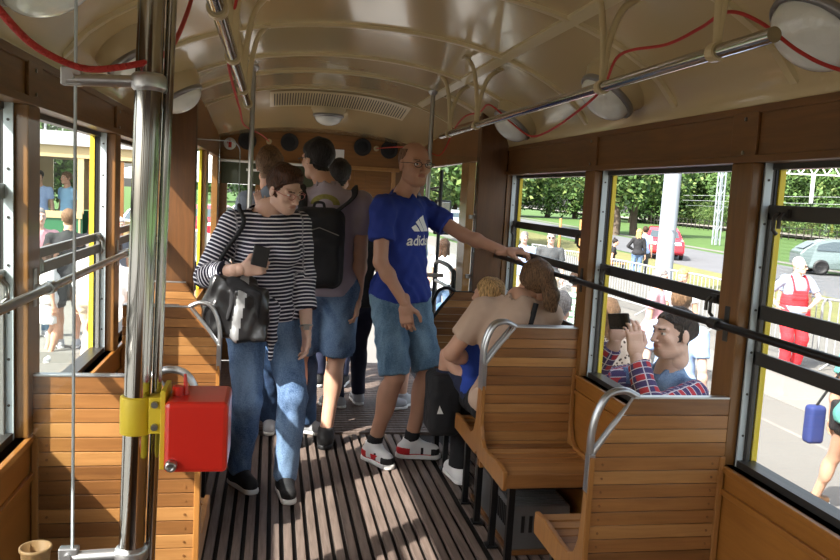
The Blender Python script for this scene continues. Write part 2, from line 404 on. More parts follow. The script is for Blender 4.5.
def person(name, label, base, H, face, o, p, det=1, group=None):
    """base: point under the pelvis on what carries the figure; face: compass angle (0 = +Y, 90 = +X); o = outfit, p = pose"""
    B = np.asarray(base, float); s = H/1.75; a = math.radians(face)
    root = empty('person', B, label, 'person', group)
    f = A(math.sin(a), math.cos(a), 0); r = A(math.cos(a), -math.sin(a), 0); u = A(0, 0, 1)
    L = lambda x, y, z: B+s*(x*r+y*f+z*u)
    w = o.get('w', 1.); wd = o.get('wd', w); fem = o.get('fem', 0)
    pel = L(*p.get('pelvis', (0, 0, .93)))
    dr = nrm(p.get('lean', .03)*f+p.get('side', 0)*r+u)
    nb = pel+dr*.52*s
    tw = math.radians(face+p.get('tw', 0)); rs = A(math.cos(tw), -math.sin(tw), 0); rs = nrm(rs-np.dot(rs, dr)*dr+p.get('sh', 0)*dr); fs = np.cross(dr, rs)
    sw = (.165 if fem else .185)*s*w
    S = {'R': nb-dr*.068*s+rs*sw, 'L': nb-dr*.068*s-rs*sw}
    Hp = {'R': pel+r*.09*s*w-u*.02*s, 'L': pel-r*.09*s*w-u*.02*s}
    El, Wr, Kn, An = {}, {}, {}, {}
    for sd, sg in (('R', 1), ('L', -1)):
        t = p.get('hand'+sd)
        t = L(sg*(.23*w+.02), .02, .80) if t is None else (np.asarray(t[1:], float) if t[0] == 'w' else L(*t))
        hint = p.get('elb'+sd, (sg*.25, -1, -.1)); hint = hint[0]*r+hint[1]*f+hint[2]*u
        El[sd], Wr[sd] = ik(S[sd], t, .285*s, .25*s, hint)
        t = p.get('foot'+sd, (sg*.09, 0, 0)); t = A(*t[1:]) if t[0] == 'w' else L(*t)
        t = t+u*.085*s
        hint = p.get('knee'+sd, (sg*.12, 1, 0)); hint = hint[0]*r+hint[1]*f+hint[2]*u
        Kn[sd], An[sd] = ik(Hp[sd], t, .43*s, .43*s, hint)
    hy = math.radians(p.get('hy', face)); hp = math.radians(p.get('hp', 0)); hr = math.radians(p.get('hr', 0))
    hf = A(math.sin(hy)*math.cos(hp), math.cos(hy)*math.cos(hp), -math.sin(hp)); hx = A(math.cos(hy), -math.sin(hy), 0); hx = nrm(hx+math.tan(hr)*u); hx = nrm(hx-np.dot(hx, hf)*hf); hu = np.cross(hx, hf)
    hc = p.get('head'); hf0 = A(math.sin(hy), math.cos(hy), 0)
    hc = nb+dr*.165*s+hf0*.025*s if hc is None else A(*hc)
    hs = o.get('hs', 1.)*s*(.97 if fem else 1.)
    HF = np.array([hx, hf, hu]); HL = lambda x, y, z: hc+hs*(x*hx+y*hf+z*hu)
    sk, lp = skin(o.get('skin', 'fair'), SK[o.get('skin', 'fair')])
    TF = np.array([rs, fs, dr]); PF = np.array([r, f, u])
    def torso(F_, off, k=.04, pelvis=True):
        F_.ell(nb-dr*.19*s, (.158*s*w+off, .105*s*wd+off, .20*s), TF, k)
        F_.ell(pel+dr*.14*s+fs*.01*wd*s, ((.135 if fem else .145)*s*w+off, .105*s*wd+off, .17*s), TF, k)
        if pelvis: F_.ell(pel, (.165*s*w+off, .118*s*wd+off, .13*s), TF, k)
        F_.cone(S['L']*.93+S['R']*.07, S['R']*.93+S['L']*.07, .050*s+off, .050*s+off, k)
        F_.cone(nb-dr*.06*s, nb+dr*.01*s, .085*s+off, .062*s+off*.5, k)
        if fem:
            for q in (-1, 1): F_.ell(nb-dr*.20*s+fs*.085*s*wd+rs*.07*q*s, (.062*s+off, .055*s+off, .062*s+off), TF, .03)
    vb = (.010, .014, .022)[det]; vc = (.0085, .012, .018)[det]; vh = (.0042, .007, .011)[det]
    # body: torso, neck, arms, legs, hands and head in ONE mesh
    F_ = Field(); torso(F_, -.012*s)
    F_.cone(nb-dr*.03*s, hc-hu*.05*hs-hf*.012*hs, .058*s*(.86 if fem else 1), .053*hs*(.88 if fem else 1), .02)
    for sd in 'RL':
        lim = o.get('arm', 1.)
        F_.cone(S[sd], El[sd], .045*s*lim, .038*s*lim, .02); F_.cone(El[sd], Wr[sd], .038*s*lim, .026*s*lim, .015)
        m_ = El[sd]*.7+Wr[sd]*.3; F_.ell(m_, (.041*s*lim,)*3, None, .02)
        F_.cone(Hp[sd], Kn[sd], .082*s*w, .052*s, .03); F_.cone(Kn[sd], An[sd], .050*s, .036*s, .02)
        cb = f*-.014*s; F_.ell(Kn[sd]*.68+An[sd]*.32+cb, (.05*s, .05*s, .11*s), None, .03)
    body = F_.mesh(vb); parts = [body]
    for sd in 'RL':
        if sd in p.get('nohand', ''): continue
        d = p.get('hd'+sd); d = nrm(Wr[sd]-El[sd]) if d is None else nrm(d)
        n = p.get('hn'+sd); n = (-r if sd == 'R' else r) if n is None else n
        parts.append(hand_parts(Wr[sd], d, n, sd, s, p.get('curl'+sd, .38), det, p.get('grip'+sd, 0)))
    Fh = Field()
    Fh.ell(HL(0, -.016, .034), (.074*hs, .095*hs, .084*hs), HF, .01)
    Fh.ell(HL(0, .022, -.025), (.060*hs, .066*hs, .082*hs), HF, .03)
    Fh.ell(HL(0, .052, -.078), (.030*hs, .028*hs, .024*hs), HF, .025)
    Fh.cone(HL(-.048, -.005, -.065), HL(-.018, .06, -.088), .018*hs, .015*hs, .03); Fh.cone(HL(.048, -.005, -.065), HL(.018, .06, -.088), .018*hs, .015*hs, .03)
    for q in (-1, 1):
        Fh.ell(HL(q*.042, .060, -.018), (.020*hs, .018*hs, .018*hs), HF, .02)
        Fh.cone(HL(q*.012, .085, .026), HL(q*.045, .072, .026), .0095*hs, .009*hs, .012)
        Fh.ell(HL(q*.031, .094, .006), (.017*hs, .013*hs, .011*hs), HF, .012, True)
        Fh.ell(HL(q*.031, .0735, .006), (.0125*hs,)*3, HF, .002)
        Fh.ell(HL(q*.075, -.008, -.004), (.008*hs, .019*hs, .031*hs), HF, .006)
    Fh.cone(HL(0, .088, .014), HL(0, .109, -.026), .0075*hs, .0115*hs, .012)
    for q in (-1, 1): Fh.ell(HL(q*.011, .098, -.030), (.008*hs, .009*hs, .007*hs), HF, .006)
    Fh.ell(HL(0, .078, -.052), (.024*hs, .016*hs, .014*hs), HF, .012)
    Fh.cone(HL(-.018, .086, -.049), HL(.018, .086, -.049), .0048*hs, .0048*hs, .004); Fh.cone(HL(-.015, .086, -.0585), HL(.015, .086, -.0585), .0055*hs, .0055*hs, .004)
    Fh.cone(HL(-.024, .096, -.0535), HL(.024, .096, -.0535), .0022*hs, .0022*hs, .003, True)
    Fh.cone(HL(0, -.02, -.06), HL(0, -.03, -.115), .052*hs*(.9 if fem else 1), .052*hs*(.9 if fem else 1), .02)
    head = Fh.mesh(vh); parts.append(head)
    V, Q = field_mesh(parts)
    if o.get('beard'): M_b = o['beard']
    def lab(C):
        q = (C-hc)@HF.T/hs; out = np.zeros(len(C), int)
        x, y, z = np.abs(q[:, 0]), q[:, 1], q[:, 2]
        out[(np.abs(z+.0535) < .0095-x*.22) & (x < .023) & (y > .082)] = 1
        e = (x-.031)**2+(z-.006)**2
        out[(np.sqrt((x-.031)**2+(y-.0735)**2+(z-.006)**2) < .0138) & (np.abs(z-.006) < .0062) & (y > .076)] = 2
        out[(e < .0052**2) & (y > .078) & (y < .1)] = 3
        out[(np.abs(z-.0265-.1*(x-.03)) < .0033) & (x > .013) & (x < .048) & (y > .066)] = 4
        if o.get('hair', 'short') in ('short', 'crop'):
            sy, sz = q[:, 1], q[:, 2]; fq = (sy-.078)*.66-(sz-o.get('hairline', .062))*.75; nz = .004*np.sin(260*q[:, 0]+3*np.sin(90*sz))
            out[(fq < .010+nz) & (sy < .045) & (sz > -.075) & (x < .0745) & (out == 0)] = 4
            out[(x > .055) & (x < .0765) & (sy > .004) & (sy < .022+nz) & (sz > -.028) & (sz < .05) & (out == 0)] = 4
        if o.get('beard'): out[(z < -.035) & (y > .0) & (z > -.115) & (out == 0) & ((z < -.064) | (x > .03) | (z > -.045) & (x < .022))] = 5
        return out
    hairm = o.get('hairm', 'hair_brown')
    mk('body', V, Q, [sk, lp, 'eyew', 'iris', hairm, o.get('beard', hairm)], root, lab)
    # hair
    st = o.get('hair', 'short'); hv = (.006, .008, .012)[det]
    if st:
        Fq = Field(); g = {'buzz': .0035, 'thin': .003, 'short': .011, 'crop': .0045}.get(st, .014)
        Fq.ell(HL(0, -.018, .036), ((.075+g)*hs, (.096+g)*hs, (.086+g*1.15)*hs), HF, .01)
        if st in ('short', 'crop'): Fq.amp = .005
        if st == 'quiff':
            Fq.ell(HL(0, .05, .112), (.045*hs, .04*hs, .024*hs), HF, .02); Fq.amp = .004
        zz = o.get('hairline', .062)
        Fq.plane(HL(0, .078, zz), 1*hf*.66-hu*.75) if st not in ('long', 'bob', 'curly') else Fq.plane(HL(0, .070, .055), hf*.93-hu*.37)
        if st in ('long', 'pony'):
            if st == 'long':
                for q in (-1, 1):
                    Fq.cone(HL(q*.062, -.02, .03), HL(q*.075, -.015, -.16), .034*hs, .028*hs, .03)
                    Fq.cone(HL(q*.03, -.07, .02), HL(q*.04, -.085, -.22), .05*hs, .035*hs, .03)
                Fq.amp = .004
            else:
                Fq.ell(HL(0, -.115, .045), (.03*hs,)*3, HF, .015)
                Fq.cone(HL(0, -.125, .04), HL(.005, -.155, -.06), .03*hs, .04*hs, .02); Fq.cone(HL(.005, -.155, -.06), HL(.02, -.130, -.20), .046*hs, .022*hs, .02); Fq.cone(HL(.03, -.10, .0), HL(.055, -.115, -.15), .035*hs, .016*hs, .02); Fq.cone(HL(.02, -.14, -.05), HL(.045, -.125, -.19), .02*hs, .010*hs, .004); Fq.amp = .004
        if st == 'bob':
            for q in (-1, 1): Fq.cone(HL(q*.066, -.02, .03), HL(q*.07, -.01, -.07), .03*hs, .026*hs, .03)
            Fq.cone(HL(0, -.07, .02), HL(0, -.075, -.08), .055*hs, .045*hs, .03); Fq.amp = .003
        if st in ('short', 'crop', 'quiff'):
            for q in (-1, 1): Fq.ell(HL(q*.085, .045, .015), (.03*hs, .035*hs, .05*hs), HF, .012, True)
        if o.get('fringe'): Fq.cone(HL(-.05, .045, .075), HL(.045, .072, .070), .018*hs, .022*hs, .02); Fq.cone(HL(.045, .07, .07), HL(.07, .03, .03), .018*hs, .012*hs, .02); Fq.ell(HL(0, .0, .105), (.075*hs, .085*hs, .035*hs), HF, .03)
        if st == 'bun': Fq.ell(HL(0, -.05, .145), (.034*hs,)*3, HF, .01)
        if st == 'thin': Fq.plane(HL(0, 0, .082), hu); Fq.plane(HL(0, .02, .0), hf)
        V, Q = Fq.mesh(hv)
        if len(V): mk('hair', V, Q, hairm, root)
    if o.get('glasses'):
        mb = MB()
        for q in (-1, 1):
            pts = [HL(q*.032+.021*math.cos(t)*1.05, .100, .004+.015*math.sin(t)) for t in np.linspace(0, 2*PI, 17)]
            mb.tube(pts, .0019*hs, 6)
            mb.tube([HL(q*.053, .098, .009), HL(q*.074, .085, .010), HL(q*.082, -.005, .010)], .0018*hs, 6)
        mb.tube([HL(-.011, .101, .006), HL(0, .104, .009), HL(.011, .101, .006)], .0017*hs, 6)
        g_ = mb.build('glasses', o['glasses'], root)
        if o.get('shades'):
            m2 = MB()
            for q in (-1, 1): m2.add([HL(q*.032+.021*math.cos(t), .0995, .004+.015*math.sin(t)) for t in np.linspace(0, 2*PI, 16, False)], [tuple(range(16))])
            m2.build('lens', 'black', g_)
    if o.get('cap'):
        Fq = Field(); Fq.ell(HL(0, -.012, .045), (.086*hs, .108*hs, .088*hs), HF, .01); Fq.plane(HL(0, 0, .04), -hu)
        Fq2 = Field(); Fq2.ell(HL(0, .11, .045), (.07*hs, .075*hs, .010*hs), HF, .01)
        mk('cap', *field_mesh([Fq.mesh(hv), Fq2.mesh(hv*.8)]), o['cap'], root)
    # top
    def fab(V_):
        out = np.zeros((len(V_), 3))
        d = V_-pel; out[:, 0] = d@rs; out[:, 1] = d@dr
        if True:
            best = np.full(len(V_), 1.)
            for sd, sg in (('R', 1), ('L', -1)):
                for (a_, b_, off) in ((S[sd], El[sd], 0), (El[sd], Wr[sd], np.linalg.norm(El[sd]-S[sd]))):
                    Ls = np.linalg.norm(b_-a_); dd = (b_-a_)/Ls; t = np.clip((V_-a_)@dd, 0, Ls); q = V_-a_-t[:, None]*dd
                    dist = np.linalg.norm(q, axis=1); ll = (V_-pel)@(rs*sg) > sw*.98*1.0
                    use = (dist < best) & (dist < .085*s) & ll if off == 0 else (dist < best) & (dist < .07*s)
                    e1, e2, _ = basis(dd)
                    out[use, 1] = -(off+((V_-a_)@dd)[use]); out[use, 0] = np.arctan2((q@e2)[use], (q@e1)[use])*.05; best[use] = dist[use]
        return out
    if o.get('top'):
        F_ = Field(); off = o.get('loose', .010)*s; torso(F_, off); F_.ell(pel, (.176*s*w+max(off, .02*s), .130*s*wd+max(off, .02*s), .135*s), TF, .04)
        sl = o.get('sleeve', .55)
        for sd in 'RL':
            if sl <= 0: continue
            e = S[sd]+(El[sd]-S[sd])*min(sl, 1.) if sl < 1 else El[sd]
            F_.cone(S[sd], e, .050*s+off, (.052 if sl < 1 else .042)*s+off, .02, cap='b' if sl < 1 else None)
            if sl > 1:
                e2 = El[sd]+(Wr[sd]-El[sd])*(sl-1); F_.cone(El[sd], e2, .042*s+off, .033*s+off, .015, cap='b')
                if o.get('cuff'): F_.cone(El[sd]+(Wr[sd]-El[sd])*(sl-1-.22), e2, .041*s+off, .041*s+off, .004, cap='ab')
        F_.cone(nb+dr*.012*s+fs*.012*s, nb+dr*.14*s+fs*.03*s, (.066+o.get('neck', 0))*s, .09*s, .004, True)
        hem = o.get('hem', -.06); F_.plane(pel+dr*hem*s, -dr)
        if o.get('hem2'): F_.plane(pel+dr*o['hem2'][0]*s, -dr*1+r*o['hem2'][1])
        F_.amp = o.get('wr', .0035)
        V, Q = F_.mesh(vc)
        yoke = o.get('yoke')
        lb = (lambda C: ((np.abs((C-nb)@fs) < .13*s) & ((C-nb)@dr > -.09*s) & (np.abs((C-nb)@rs) < sw*.95)).astype(int)) if yoke else None
        sh_ = mk('shirt', V, Q, [o['top']]+([yoke] if yoke else []), root, lb, fab); root['_'] = 0; del root['_']
    # bottom
    if o.get('bottom'):
        F_ = Field(); off = o.get('bl', .010)*s; ln = o.get('len', 2.); fl = o.get('flare', 0)
        F_.ell(pel, (.168*s*w+off, .122*s*wd+off, .125*s), TF, .04)
        for sd in 'RL':
            hipr = .086*s*w+off
            F_.cone(Hp[sd], Hp[sd]*.85+Kn[sd]*.15, hipr*1.08, hipr*1.05, .03)
            e = Kn[sd] if ln >= 1 else Hp[sd]+(Kn[sd]-Hp[sd])*ln
            F_.cone(Hp[sd], e, hipr, (.060 if ln >= 1 else .068)*s+off+fl*s*(ln < 1), .02, cap='b' if ln <= 1 else None)
            if ln > 1:
                e2 = Kn[sd]+(An[sd]-Kn[sd])*min(ln-1, 1.04); r2 = .048+(.010 if ln < 1.5 else 0)
                F_.cone(Kn[sd], e2, .060*s+off, r2*s+off+fl*s, .02, cap='b')
                F_.ell(Kn[sd]*.72+An[sd]*.28-f*.012*s, (.056*s+off, .056*s+off, .11*s), None, .03)
        F_.plane(pel+u*.10*s, u); F_.amp = o.get('bwr', .0045)
        mk('trousers' if ln > 1.4 else 'shorts', *F_.mesh(vc*1.05), o['bottom'], root)
    if o.get('skirt'):
        F_ = Field(); kz = o.get('sklen', .45)
        F_.cone(pel+u*.08*s, pel-u*kz*s, .15*s*w, (.2+o.get('skf', 0))*s, .03, flat=f, ff=.78, cap='ab'); F_.amp = .006
        mk('skirt', *F_.mesh(vc), o['skirt'], root)
    # shoes
    if o.get('shoe'):
        for sd, sg in (('R', 1), ('L', -1)):
            fy = p.get('fy'+sd); fd = nrm(f+.18*sg*r) if fy is None else A(math.sin(math.radians(fy)), math.cos(math.radians(fy)), 0)
            rt = np.cross(fd, u); G = An[sd]-u*.085*s; K = lambda y, z, x=0: G+s*(fd*y+u*z+rt*x)
            tip = p.get('tip'+sd, 0)
            F_ = Field(); F_.cone(K(-.035, .042), K(.13, .038), .040*s, .036*s, .03, flat=rt, ff=.95)
            F_.cone(K(-.02, .05), K(.02, .075), .042*s, .04*s, .03); F_.cone(K(.0, .06), K(.0, .112), .042*s, .043*s, .02, cap='b')
            F_.cone(K(.02, .075), K(.12, .045), .034*s, .03*s, .03)
            F_.plane(K(0, .018), -u)
            V, Q = F_.mesh((.005, .008, .012)[det]); sm = o['shoe']; lb = None
            if o.get('shoelab'): lb = lambda C: o['shoelab']((C-G)@fd/s, (C-G)@rt*sg/s, (C-G)[:, 2]/s)
            sh = mk('shoe', V, Q, sm, root, lb)
            F2 = Field(); F2.cone(K(-.038, .012), K(.135, .012), .043*s, .040*s, .01, flat=None); F2.plane(K(0, .026), u); F2.plane(K(0, 0), -u)
            mk('sole', *F2.mesh((.005, .008, .012)[det]), o.get('sole', 'white'), sh)
            if o.get('lace'):
                mb = MB()
                for i in range(5):
                    y = .03+.018*i; z = .112-.0115*i
                    mb.tube([K(y, z-.012, -.022), K(y+.006, z+.002), K(y, z-.012, .022)], .0035*s, 6)
                mb.build('laces', o['lace'], sh)
            if o.get('sock'):
                F3 = Field(); F3.cone(An[sd]-u*.01, An[sd]+(Kn[sd]-An[sd])*.17*o.get('sockh', 1), .041*s, .042*s, .01, cap='b')
                mk('sock', *F3.mesh((.006, .009, .014)[det]), o['sock'], root)
    return dict(root=root, S=S, El=El, Wr=Wr, Kn=Kn, An=An, nb=nb, pel=pel, dr=dr, rs=rs, fs=fs, f=f, r=r, hc=hc, HL=HL, hf=hf, hu=hu, hx=hx, s=s)
def hairmat(name, c):
    m, nt, b = new_mat(name); tc = nt.nodes.new('ShaderNodeTexCoord'); mp = nt.nodes.new('ShaderNodeMapping'); mp.inputs['Scale'].default_value = (230, 170, 34); mp.inputs['Rotation'].default_value = (.3, .2, 0)
    n = nt.nodes.new('ShaderNodeTexNoise'); n.inputs['Scale'].default_value = 1.; n.inputs['Detail'].default_value = 3; n.inputs['Distortion'].default_value = .4
    nt.links.new(tc.outputs['Object'], mp.inputs['Vector']); nt.links.new(mp.outputs['Vector'], n.inputs['Vector'])
    r = nt.nodes.new('ShaderNodeValToRGB'); r.color_ramp.elements[0].position = .35; r.color_ramp.elements[0].color = (*[x*.45 for x in c], 1); r.color_ramp.elements[1].position = .68; r.color_ramp.elements[1].color = (*[min(1, x*1.9) for x in c], 1)
    nt.links.new(n.outputs['Fac'], r.inputs['Fac']); nt.links.new(r.outputs['Color'], b.inputs['Base Color']); b.inputs['Roughness'].default_value = .55; b.inputs['Specular IOR Level'].default_value = .25
    bp = nt.nodes.new('ShaderNodeBump'); bp.inputs['Strength'].default_value = 1.; bp.inputs['Distance'].default_value = .012; nt.links.new(n.outputs['Fac'], bp.inputs['Height']); nt.links.new(bp.outputs['Normal'], b.inputs['Normal']); return m
for k_, c_ in (('hair_brown', (.045, .022, .012)), ('hair_black', (.018, .014, .013)), ('hair_blond', (.42, .26, .11)), ('hair_dkblond', (.15, .085, .045)), ('hair_grey', (.22, .20, .19)), ('hair_auburn', (.060, .024, .012)), ('hair_stub', (.17, .095, .06)), ('hair_dk', (.040, .029, .022))):
    M[k_] = hairmat(k_.replace('_', ' '), c_)
def _x(): pass
def cloth(name, col, var=.1): M[name] = mat(name.replace('_', ' '), col, .85, var=var, vscale=12, bump=.2, bscale=300); return name
for n_, c_ in (('c_blue', (.010, .030, .235)), ('c_lilac', (.36, .31, .37)), ('c_grey', (.13, .15, .18)), ('c_black', (.012, .012, .014)), ('c_beige', (.50, .355, .265)), ('c_white', (.75, .75, .75)), ('c_lightblue', (.34, .46, .72)), ('c_pink', (.68, .12, .35)),
               ('c_navy', (.015, .02, .05)), ('c_sky', (.28, .50, .72)), ('c_redov', (.70, .025, .035)), ('c_greyblue', (.30, .33, .42)), ('c_teal', (.10, .33, .28)), ('c_khaki', (.52, .44, .33)), ('c_pinkpale', (.62, .32, .36)), ('c_greytr', (.36, .37, .40)), ('c_dkgrey', (.06, .065, .07)), ('c_cyan', (.25, .55, .62)), ('c_royal', (.02, .06, .35))):
    cloth(n_, c_)
M['denim'] = denim('washed blue denim', (.030, .070, .16), (.22, .34, .52))
M['denim_lt'] = denim('light blue denim', (.045, .10, .17), (.20, .32, .43))
M['denim_dk'] = denim('dark blue denim', (.015, .035, .09), (.06, .13, .26))
M['striped'] = stripes('navy and white stripes', (.010, .010, .028), (.72, .70, .76), .0185, .34)
M['plaid'] = stripes('red navy plaid', (.38, .02, .035), (.50, .46, .50), .062, .5, base2=(.04, .03, .11))
M['check'] = stripes('green white check', (.62, .66, .60), (.75, .78, .75), .07, .5, base2=(.10, .20, .13))
M['leopard'] = spots('spotted cloth', (.03, .02, .02), (.50, .42, .36), None, 40)
M['shoe_red'] = mat('red shoe panel', (.55, .015, .02), .5); M['shoe_white'] = mat('white shoe leather', (.74, .74, .74), .45); M['shoe_black'] = mat('black shoe mesh', (.012, .012, .013), .7, bump=.3); M['shoe_grey'] = mat('grey canvas shoe', (.40, .41, .43), .8); M['shoe_brown'] = mat('brown leather shoe', (.16, .08, .035), .5)
M['pinkframe'] = mat('pink clear glasses frame', (.52, .20, .18), .25)
# ---------------------------------------------------------------- the tram car we stand in
XR, XL, CX, SILL, WTOP = 1.40, -.66, .37, .77, 1.70; HW = 1.03
YB, YE = -1.6, 4.70           # saloon; platform runs on to YF
YF = 7.0
PR, PL = 1.25, -.47
def zc(X, Y):
    t = min(max((Y-5.55)/1.45, 0), 1); zs = 1.86-.03*t; cr = .39-.18*t
    q = min(abs((X-CX)/HW), 1)
    return zs+cr*(1-q**2.2)**.6
def struct(o): o['kind'] = 'structure'; return o
# floor: boards with raised slats
mb = MB(); mb.box((XL-.06, YB, -.06), (XR+.06, YF, -.022), 1)
n = 23; x0, x1 = -.30, .975; st = (x1-x0)/n
for i in range(n):
    xa = x0+i*st+.007
    mb.box((xa, YB, -.022), (xa+st-.020, 3.07, 0), 0); mb.box((xa, 3.075, -.022), (xa+st-.020, 4.86, 0), 0)
for i in range(int((YF-4.9)/.055)):
    y = 4.9+i*.055; mb.box((PL+.02, y, -.022), (PR-.02, y+.038, 0), 0)
for sx in (XL, x1+.02):
    wdt = (x0-.02-XL) if sx == XL else XR-x1-.02
    for i in range(int(wdt/.055)): mb.box((sx+.005+i*.055, YB, -.022), (sx+.043+i*.055, YE, -.004), 0)
struct(mb.build('floor', ['slat', 'floor_under'], bevel=.002))
# a loose cross cleat in the slats, seen in the aisle
# ceiling shell
def shell(nx=48, ys=None):
    vs, fs = [], []; ys = ys or [YB+i*.3 for i in range(int((YF-YB)/.3)+1)]+[YF]
    for y in ys:
        for i in range(nx+1):
            t = -1+2*i/nx; u_ = HW*math.sin(t*PI/2); vs.append((CX+u_, y, zc(CX+u_, y)))
    for j in range(len(ys)-1):
        for i in range(nx): a = j*(nx+1)+i; fs.append((a, a+1, a+nx+2, a+nx+1))
    return vs, fs
vs, fs = shell(); m_ = MB(); m_.add(vs, fs, 0, True)
ceil = m_.build('ceiling', 'ceiling'); sd = ceil.modifiers.new('s', 'SOLIDIFY'); sd.thickness = .05; sd.offset = 1; struct(ceil)
# make sure solidify grows outward
if sum(p.normal.z for p in ceil.data.polygons) < 0: sd.offset = -1
sd.offset = 1 if sum(p.normal.z for p in ceil.data.polygons) > 0 else -1
# ribs and longitudinal battens on the ceiling
def rib(y, xa=XL+.02, xb=XR-.02, w_=.021, d=.016):
    N = 30; pts = [(CX+(xa-CX)+(xb-xa)*i/N) for i in range(N+1)]; m_ = MB(); vs = []
    for x in pts:
        z = zc(x, y)+.003; vs += [(x, y-w_, z), (x, y-w_*.7, z-d), (x, y+w_*.7, z-d), (x, y+w_, z)]
    m_.add(vs, [(4*i+k, 4*i+k+1, 4*i+k+5, 4*i+k+4) for i in range(N) for k in range(3)], 0, False); return m_
for i, y in enumerate((-.9, -.1, .7, 1.4, 1.95, 2.6, 3.40, 4.15, 4.75, 5.5)): struct(rib(y).build('trim_%d' % (i+1), 'rib'))
for i, x in enumerate((.97, -.17)):
    m_ = MB(); z = zc(x, 1)-.010; m_.obox((x, 1.9, z+.004), (.018, 0, -.010 if x > CX else .010), (0, 3.5, 0), (0, 0, .008)); struct(m_.build('trim_%d' % (11+i), 'rib'))
# side walls, cornices, posts, windows
PW = .11
tn = 20; wn = 0
for side in ('right', 'left'):
    posts = [-1.39, -.22, .95, 2.12, 3.29] if side == 'right' else [-1.3, -.1, 1.1, 2.29, 3.48]; SILL, WTOP, BZ = (.77, 1.70, 1.205) if side == 'right' else (.81, 1.735, 1.232)
    sg = 1 if side == 'right' else -1; XI = XR if sg > 0 else XL; X = lambda d: XI+sg*d      # d = distance outward from the inner face
    mb = MB(); mb.box((X(0), YB, -.02), (X(.09), YE+.02, SILL), 0); mb.box((X(.09), YB, -.5), (X(.10), YE+.02, SILL-.01), 1)
    mb.box((X(-.012), YB, .0), (X(0), YE, .08), 0)
    mb.box((X(-.012), YB, SILL-.02), (X(.045), YE, SILL), 0)
    mb.box((X(-.012), YB, .68), (X(0), YE, .70), 0)
    for py in posts: mb.cyl((X(-.004), py+.05, .62), (X(.0), py+.05, .62), .008, 10, 2)
    struct(mb.build('wall_'+side, ['wood_panel', 'tcream', 'steel'], bevel=.003))
    # cornice with framed panels, top tucked under the cove
    mb = MB(); mb.box((X(0), YB, WTOP), (X(.10), YE, 1.90), 0); mb.box((X(-.012), YB, WTOP), (X(0), YE, WTOP+.022), 0); mb.box((X(-.008), YB, 1.845), (X(0), YE, 1.868), 0)
    for k, py in enumerate(posts):
        mb.box((X(-.010), py-.01, WTOP+.02), (X(0), py+PW+.01, 1.85), 0)
        for zz in (WTOP+.03, 1.83): mb.cyl((X(-.014), py+.05, zz), (X(-.008), py+.05, zz), .006, 8, 1)
    struct(mb.build('trim_%d' % tn, ['wood_dark', 'steel'], bevel=.003)); tn += 1
    for py in posts:
        mb = MB(); mb.box((X(-.006), py, SILL), (X(.035), py+PW, WTOP), 0)
        struct(mb.build('trim_%d' % tn, 'wood_post', bevel=.004)); tn += 1
    ends = posts+[YE-.07]
    for k in range(len(posts)):
        ya, yb = posts[k]+PW, ends[k+1]; wn += 1
        w_ = MB()
        w_.box((X(.03), ya-.004, SILL), (X(.085), ya+.012, WTOP), 0); w_.box((X(.03), yb-.012, SILL), (X(.085), yb+.004, WTOP), 0)
        w_.box((X(.03), ya, SILL-.01), (X(.085), yb, SILL+.022), 1); w_.box((X(.05), ya, WTOP-.018), (X(.085), yb, WTOP), 1)
        # pale bolted guide strip, black rubber, yellow outer strip at each jamb
        W = struct(w_.build('window_%d' % wn, ['darkmetal', 'darkmetal'])); 
        for (q, s2) in ((yb, -1), (ya, 1)):
            g = MB(); g.box((X(.028), q+s2*.016, SILL), (X(.052), q+s2*.010, WTOP), 0)
            for zz in np.arange(SILL+.1, WTOP, .13): g.cyl((X(.040), q+s2*.013, zz), (X(.040), q+s2*.018, zz), .004, 8, 1)
            g.build('guide_strip', ['stripgrey', 'darkmetal'], W)
            g = MB(); g.box((X(.064), q+s2*.016, SILL), (X(.072), q, WTOP), 0); g.build('rubber_strip', 'black', W)
            g = MB(); g.box((X(.074), q+s2*.022, SILL), (X(.092), q, WTOP), 0); g.build('yellow_strip', 'yellow', W)
        # sashes: the photo shows lowered ones with broad rails
        big = .026; sm_ = 'darkmetal' if sg > 0 else 'greysash'
        if sg > 0: rails = {4: ((1.405, .020), (1.235, .020), (.945, .02)), 3: ((1.268, .022),), 2: ((1.555, .022), (1.255, .022), (1.115, .02))}.get(k, ((1.27, .02),))
        else: rails = ((1.305, .016), (1.255, .018)) if k != 2 else ((1.27, .018), (1.50, .02))
        S_ = MB()
        for (z, hz) in rails: S_.box((X(.048), ya+.01, z-hz), (X(.062), yb-.01, z+hz), 0)
        lo_, hi_ = SILL+.02, rails[0][0]
        for q in (ya+.02, yb-.02): S_.box((X(.048), q-.010, lo_), (X(.062), q+.010, hi_), 0)
        sash = S_.build('sash', sm_, W, bevel=.002)
        g = MB(); g.box((X(.053), ya+.02, SILL+.02), (X(.057), yb-.02, hi_), 0); g.build('pane', 'wglass', sash)
        h_ = MB()
        for q, s2 in ((yb-.10, -1), (ya+.10, 1)):
            z = rails[0][0]
            h_.box((X(.036), q-.022, z-.012), (X(.050), q+.022, z+.012)); h_.tube([(X(.034), q-s2*.012, z), (X(.020), q-s2*.012, z-.015), (X(.020), q-s2*.012, z-.05), (X(.032), q-s2*.012, z-.062)], .006, 8); h_.tube([(X(.034), q+s2*.012, z), (X(.020), q+s2*.012, z-.015), (X(.020), q+s2*.012, z-.045)], .006, 8)
        h_.build('latch', sm_ if sg > 0 else 'steel', sash)
    # horizontal grab bar in front of the windows
    xb = X(-.045)
    root = empty('grab_bar', (xb, posts[0], 0), 'dark metal horizontal grab bar across the %s windows' % side, 'grab bar')
    mb = MB(); mb.cyl((xb, YB+.1, BZ), (xb, YE-.04, BZ), .0125, 16); mb.build('bar', 'blackm' if sg > 0 else 'steel', root)
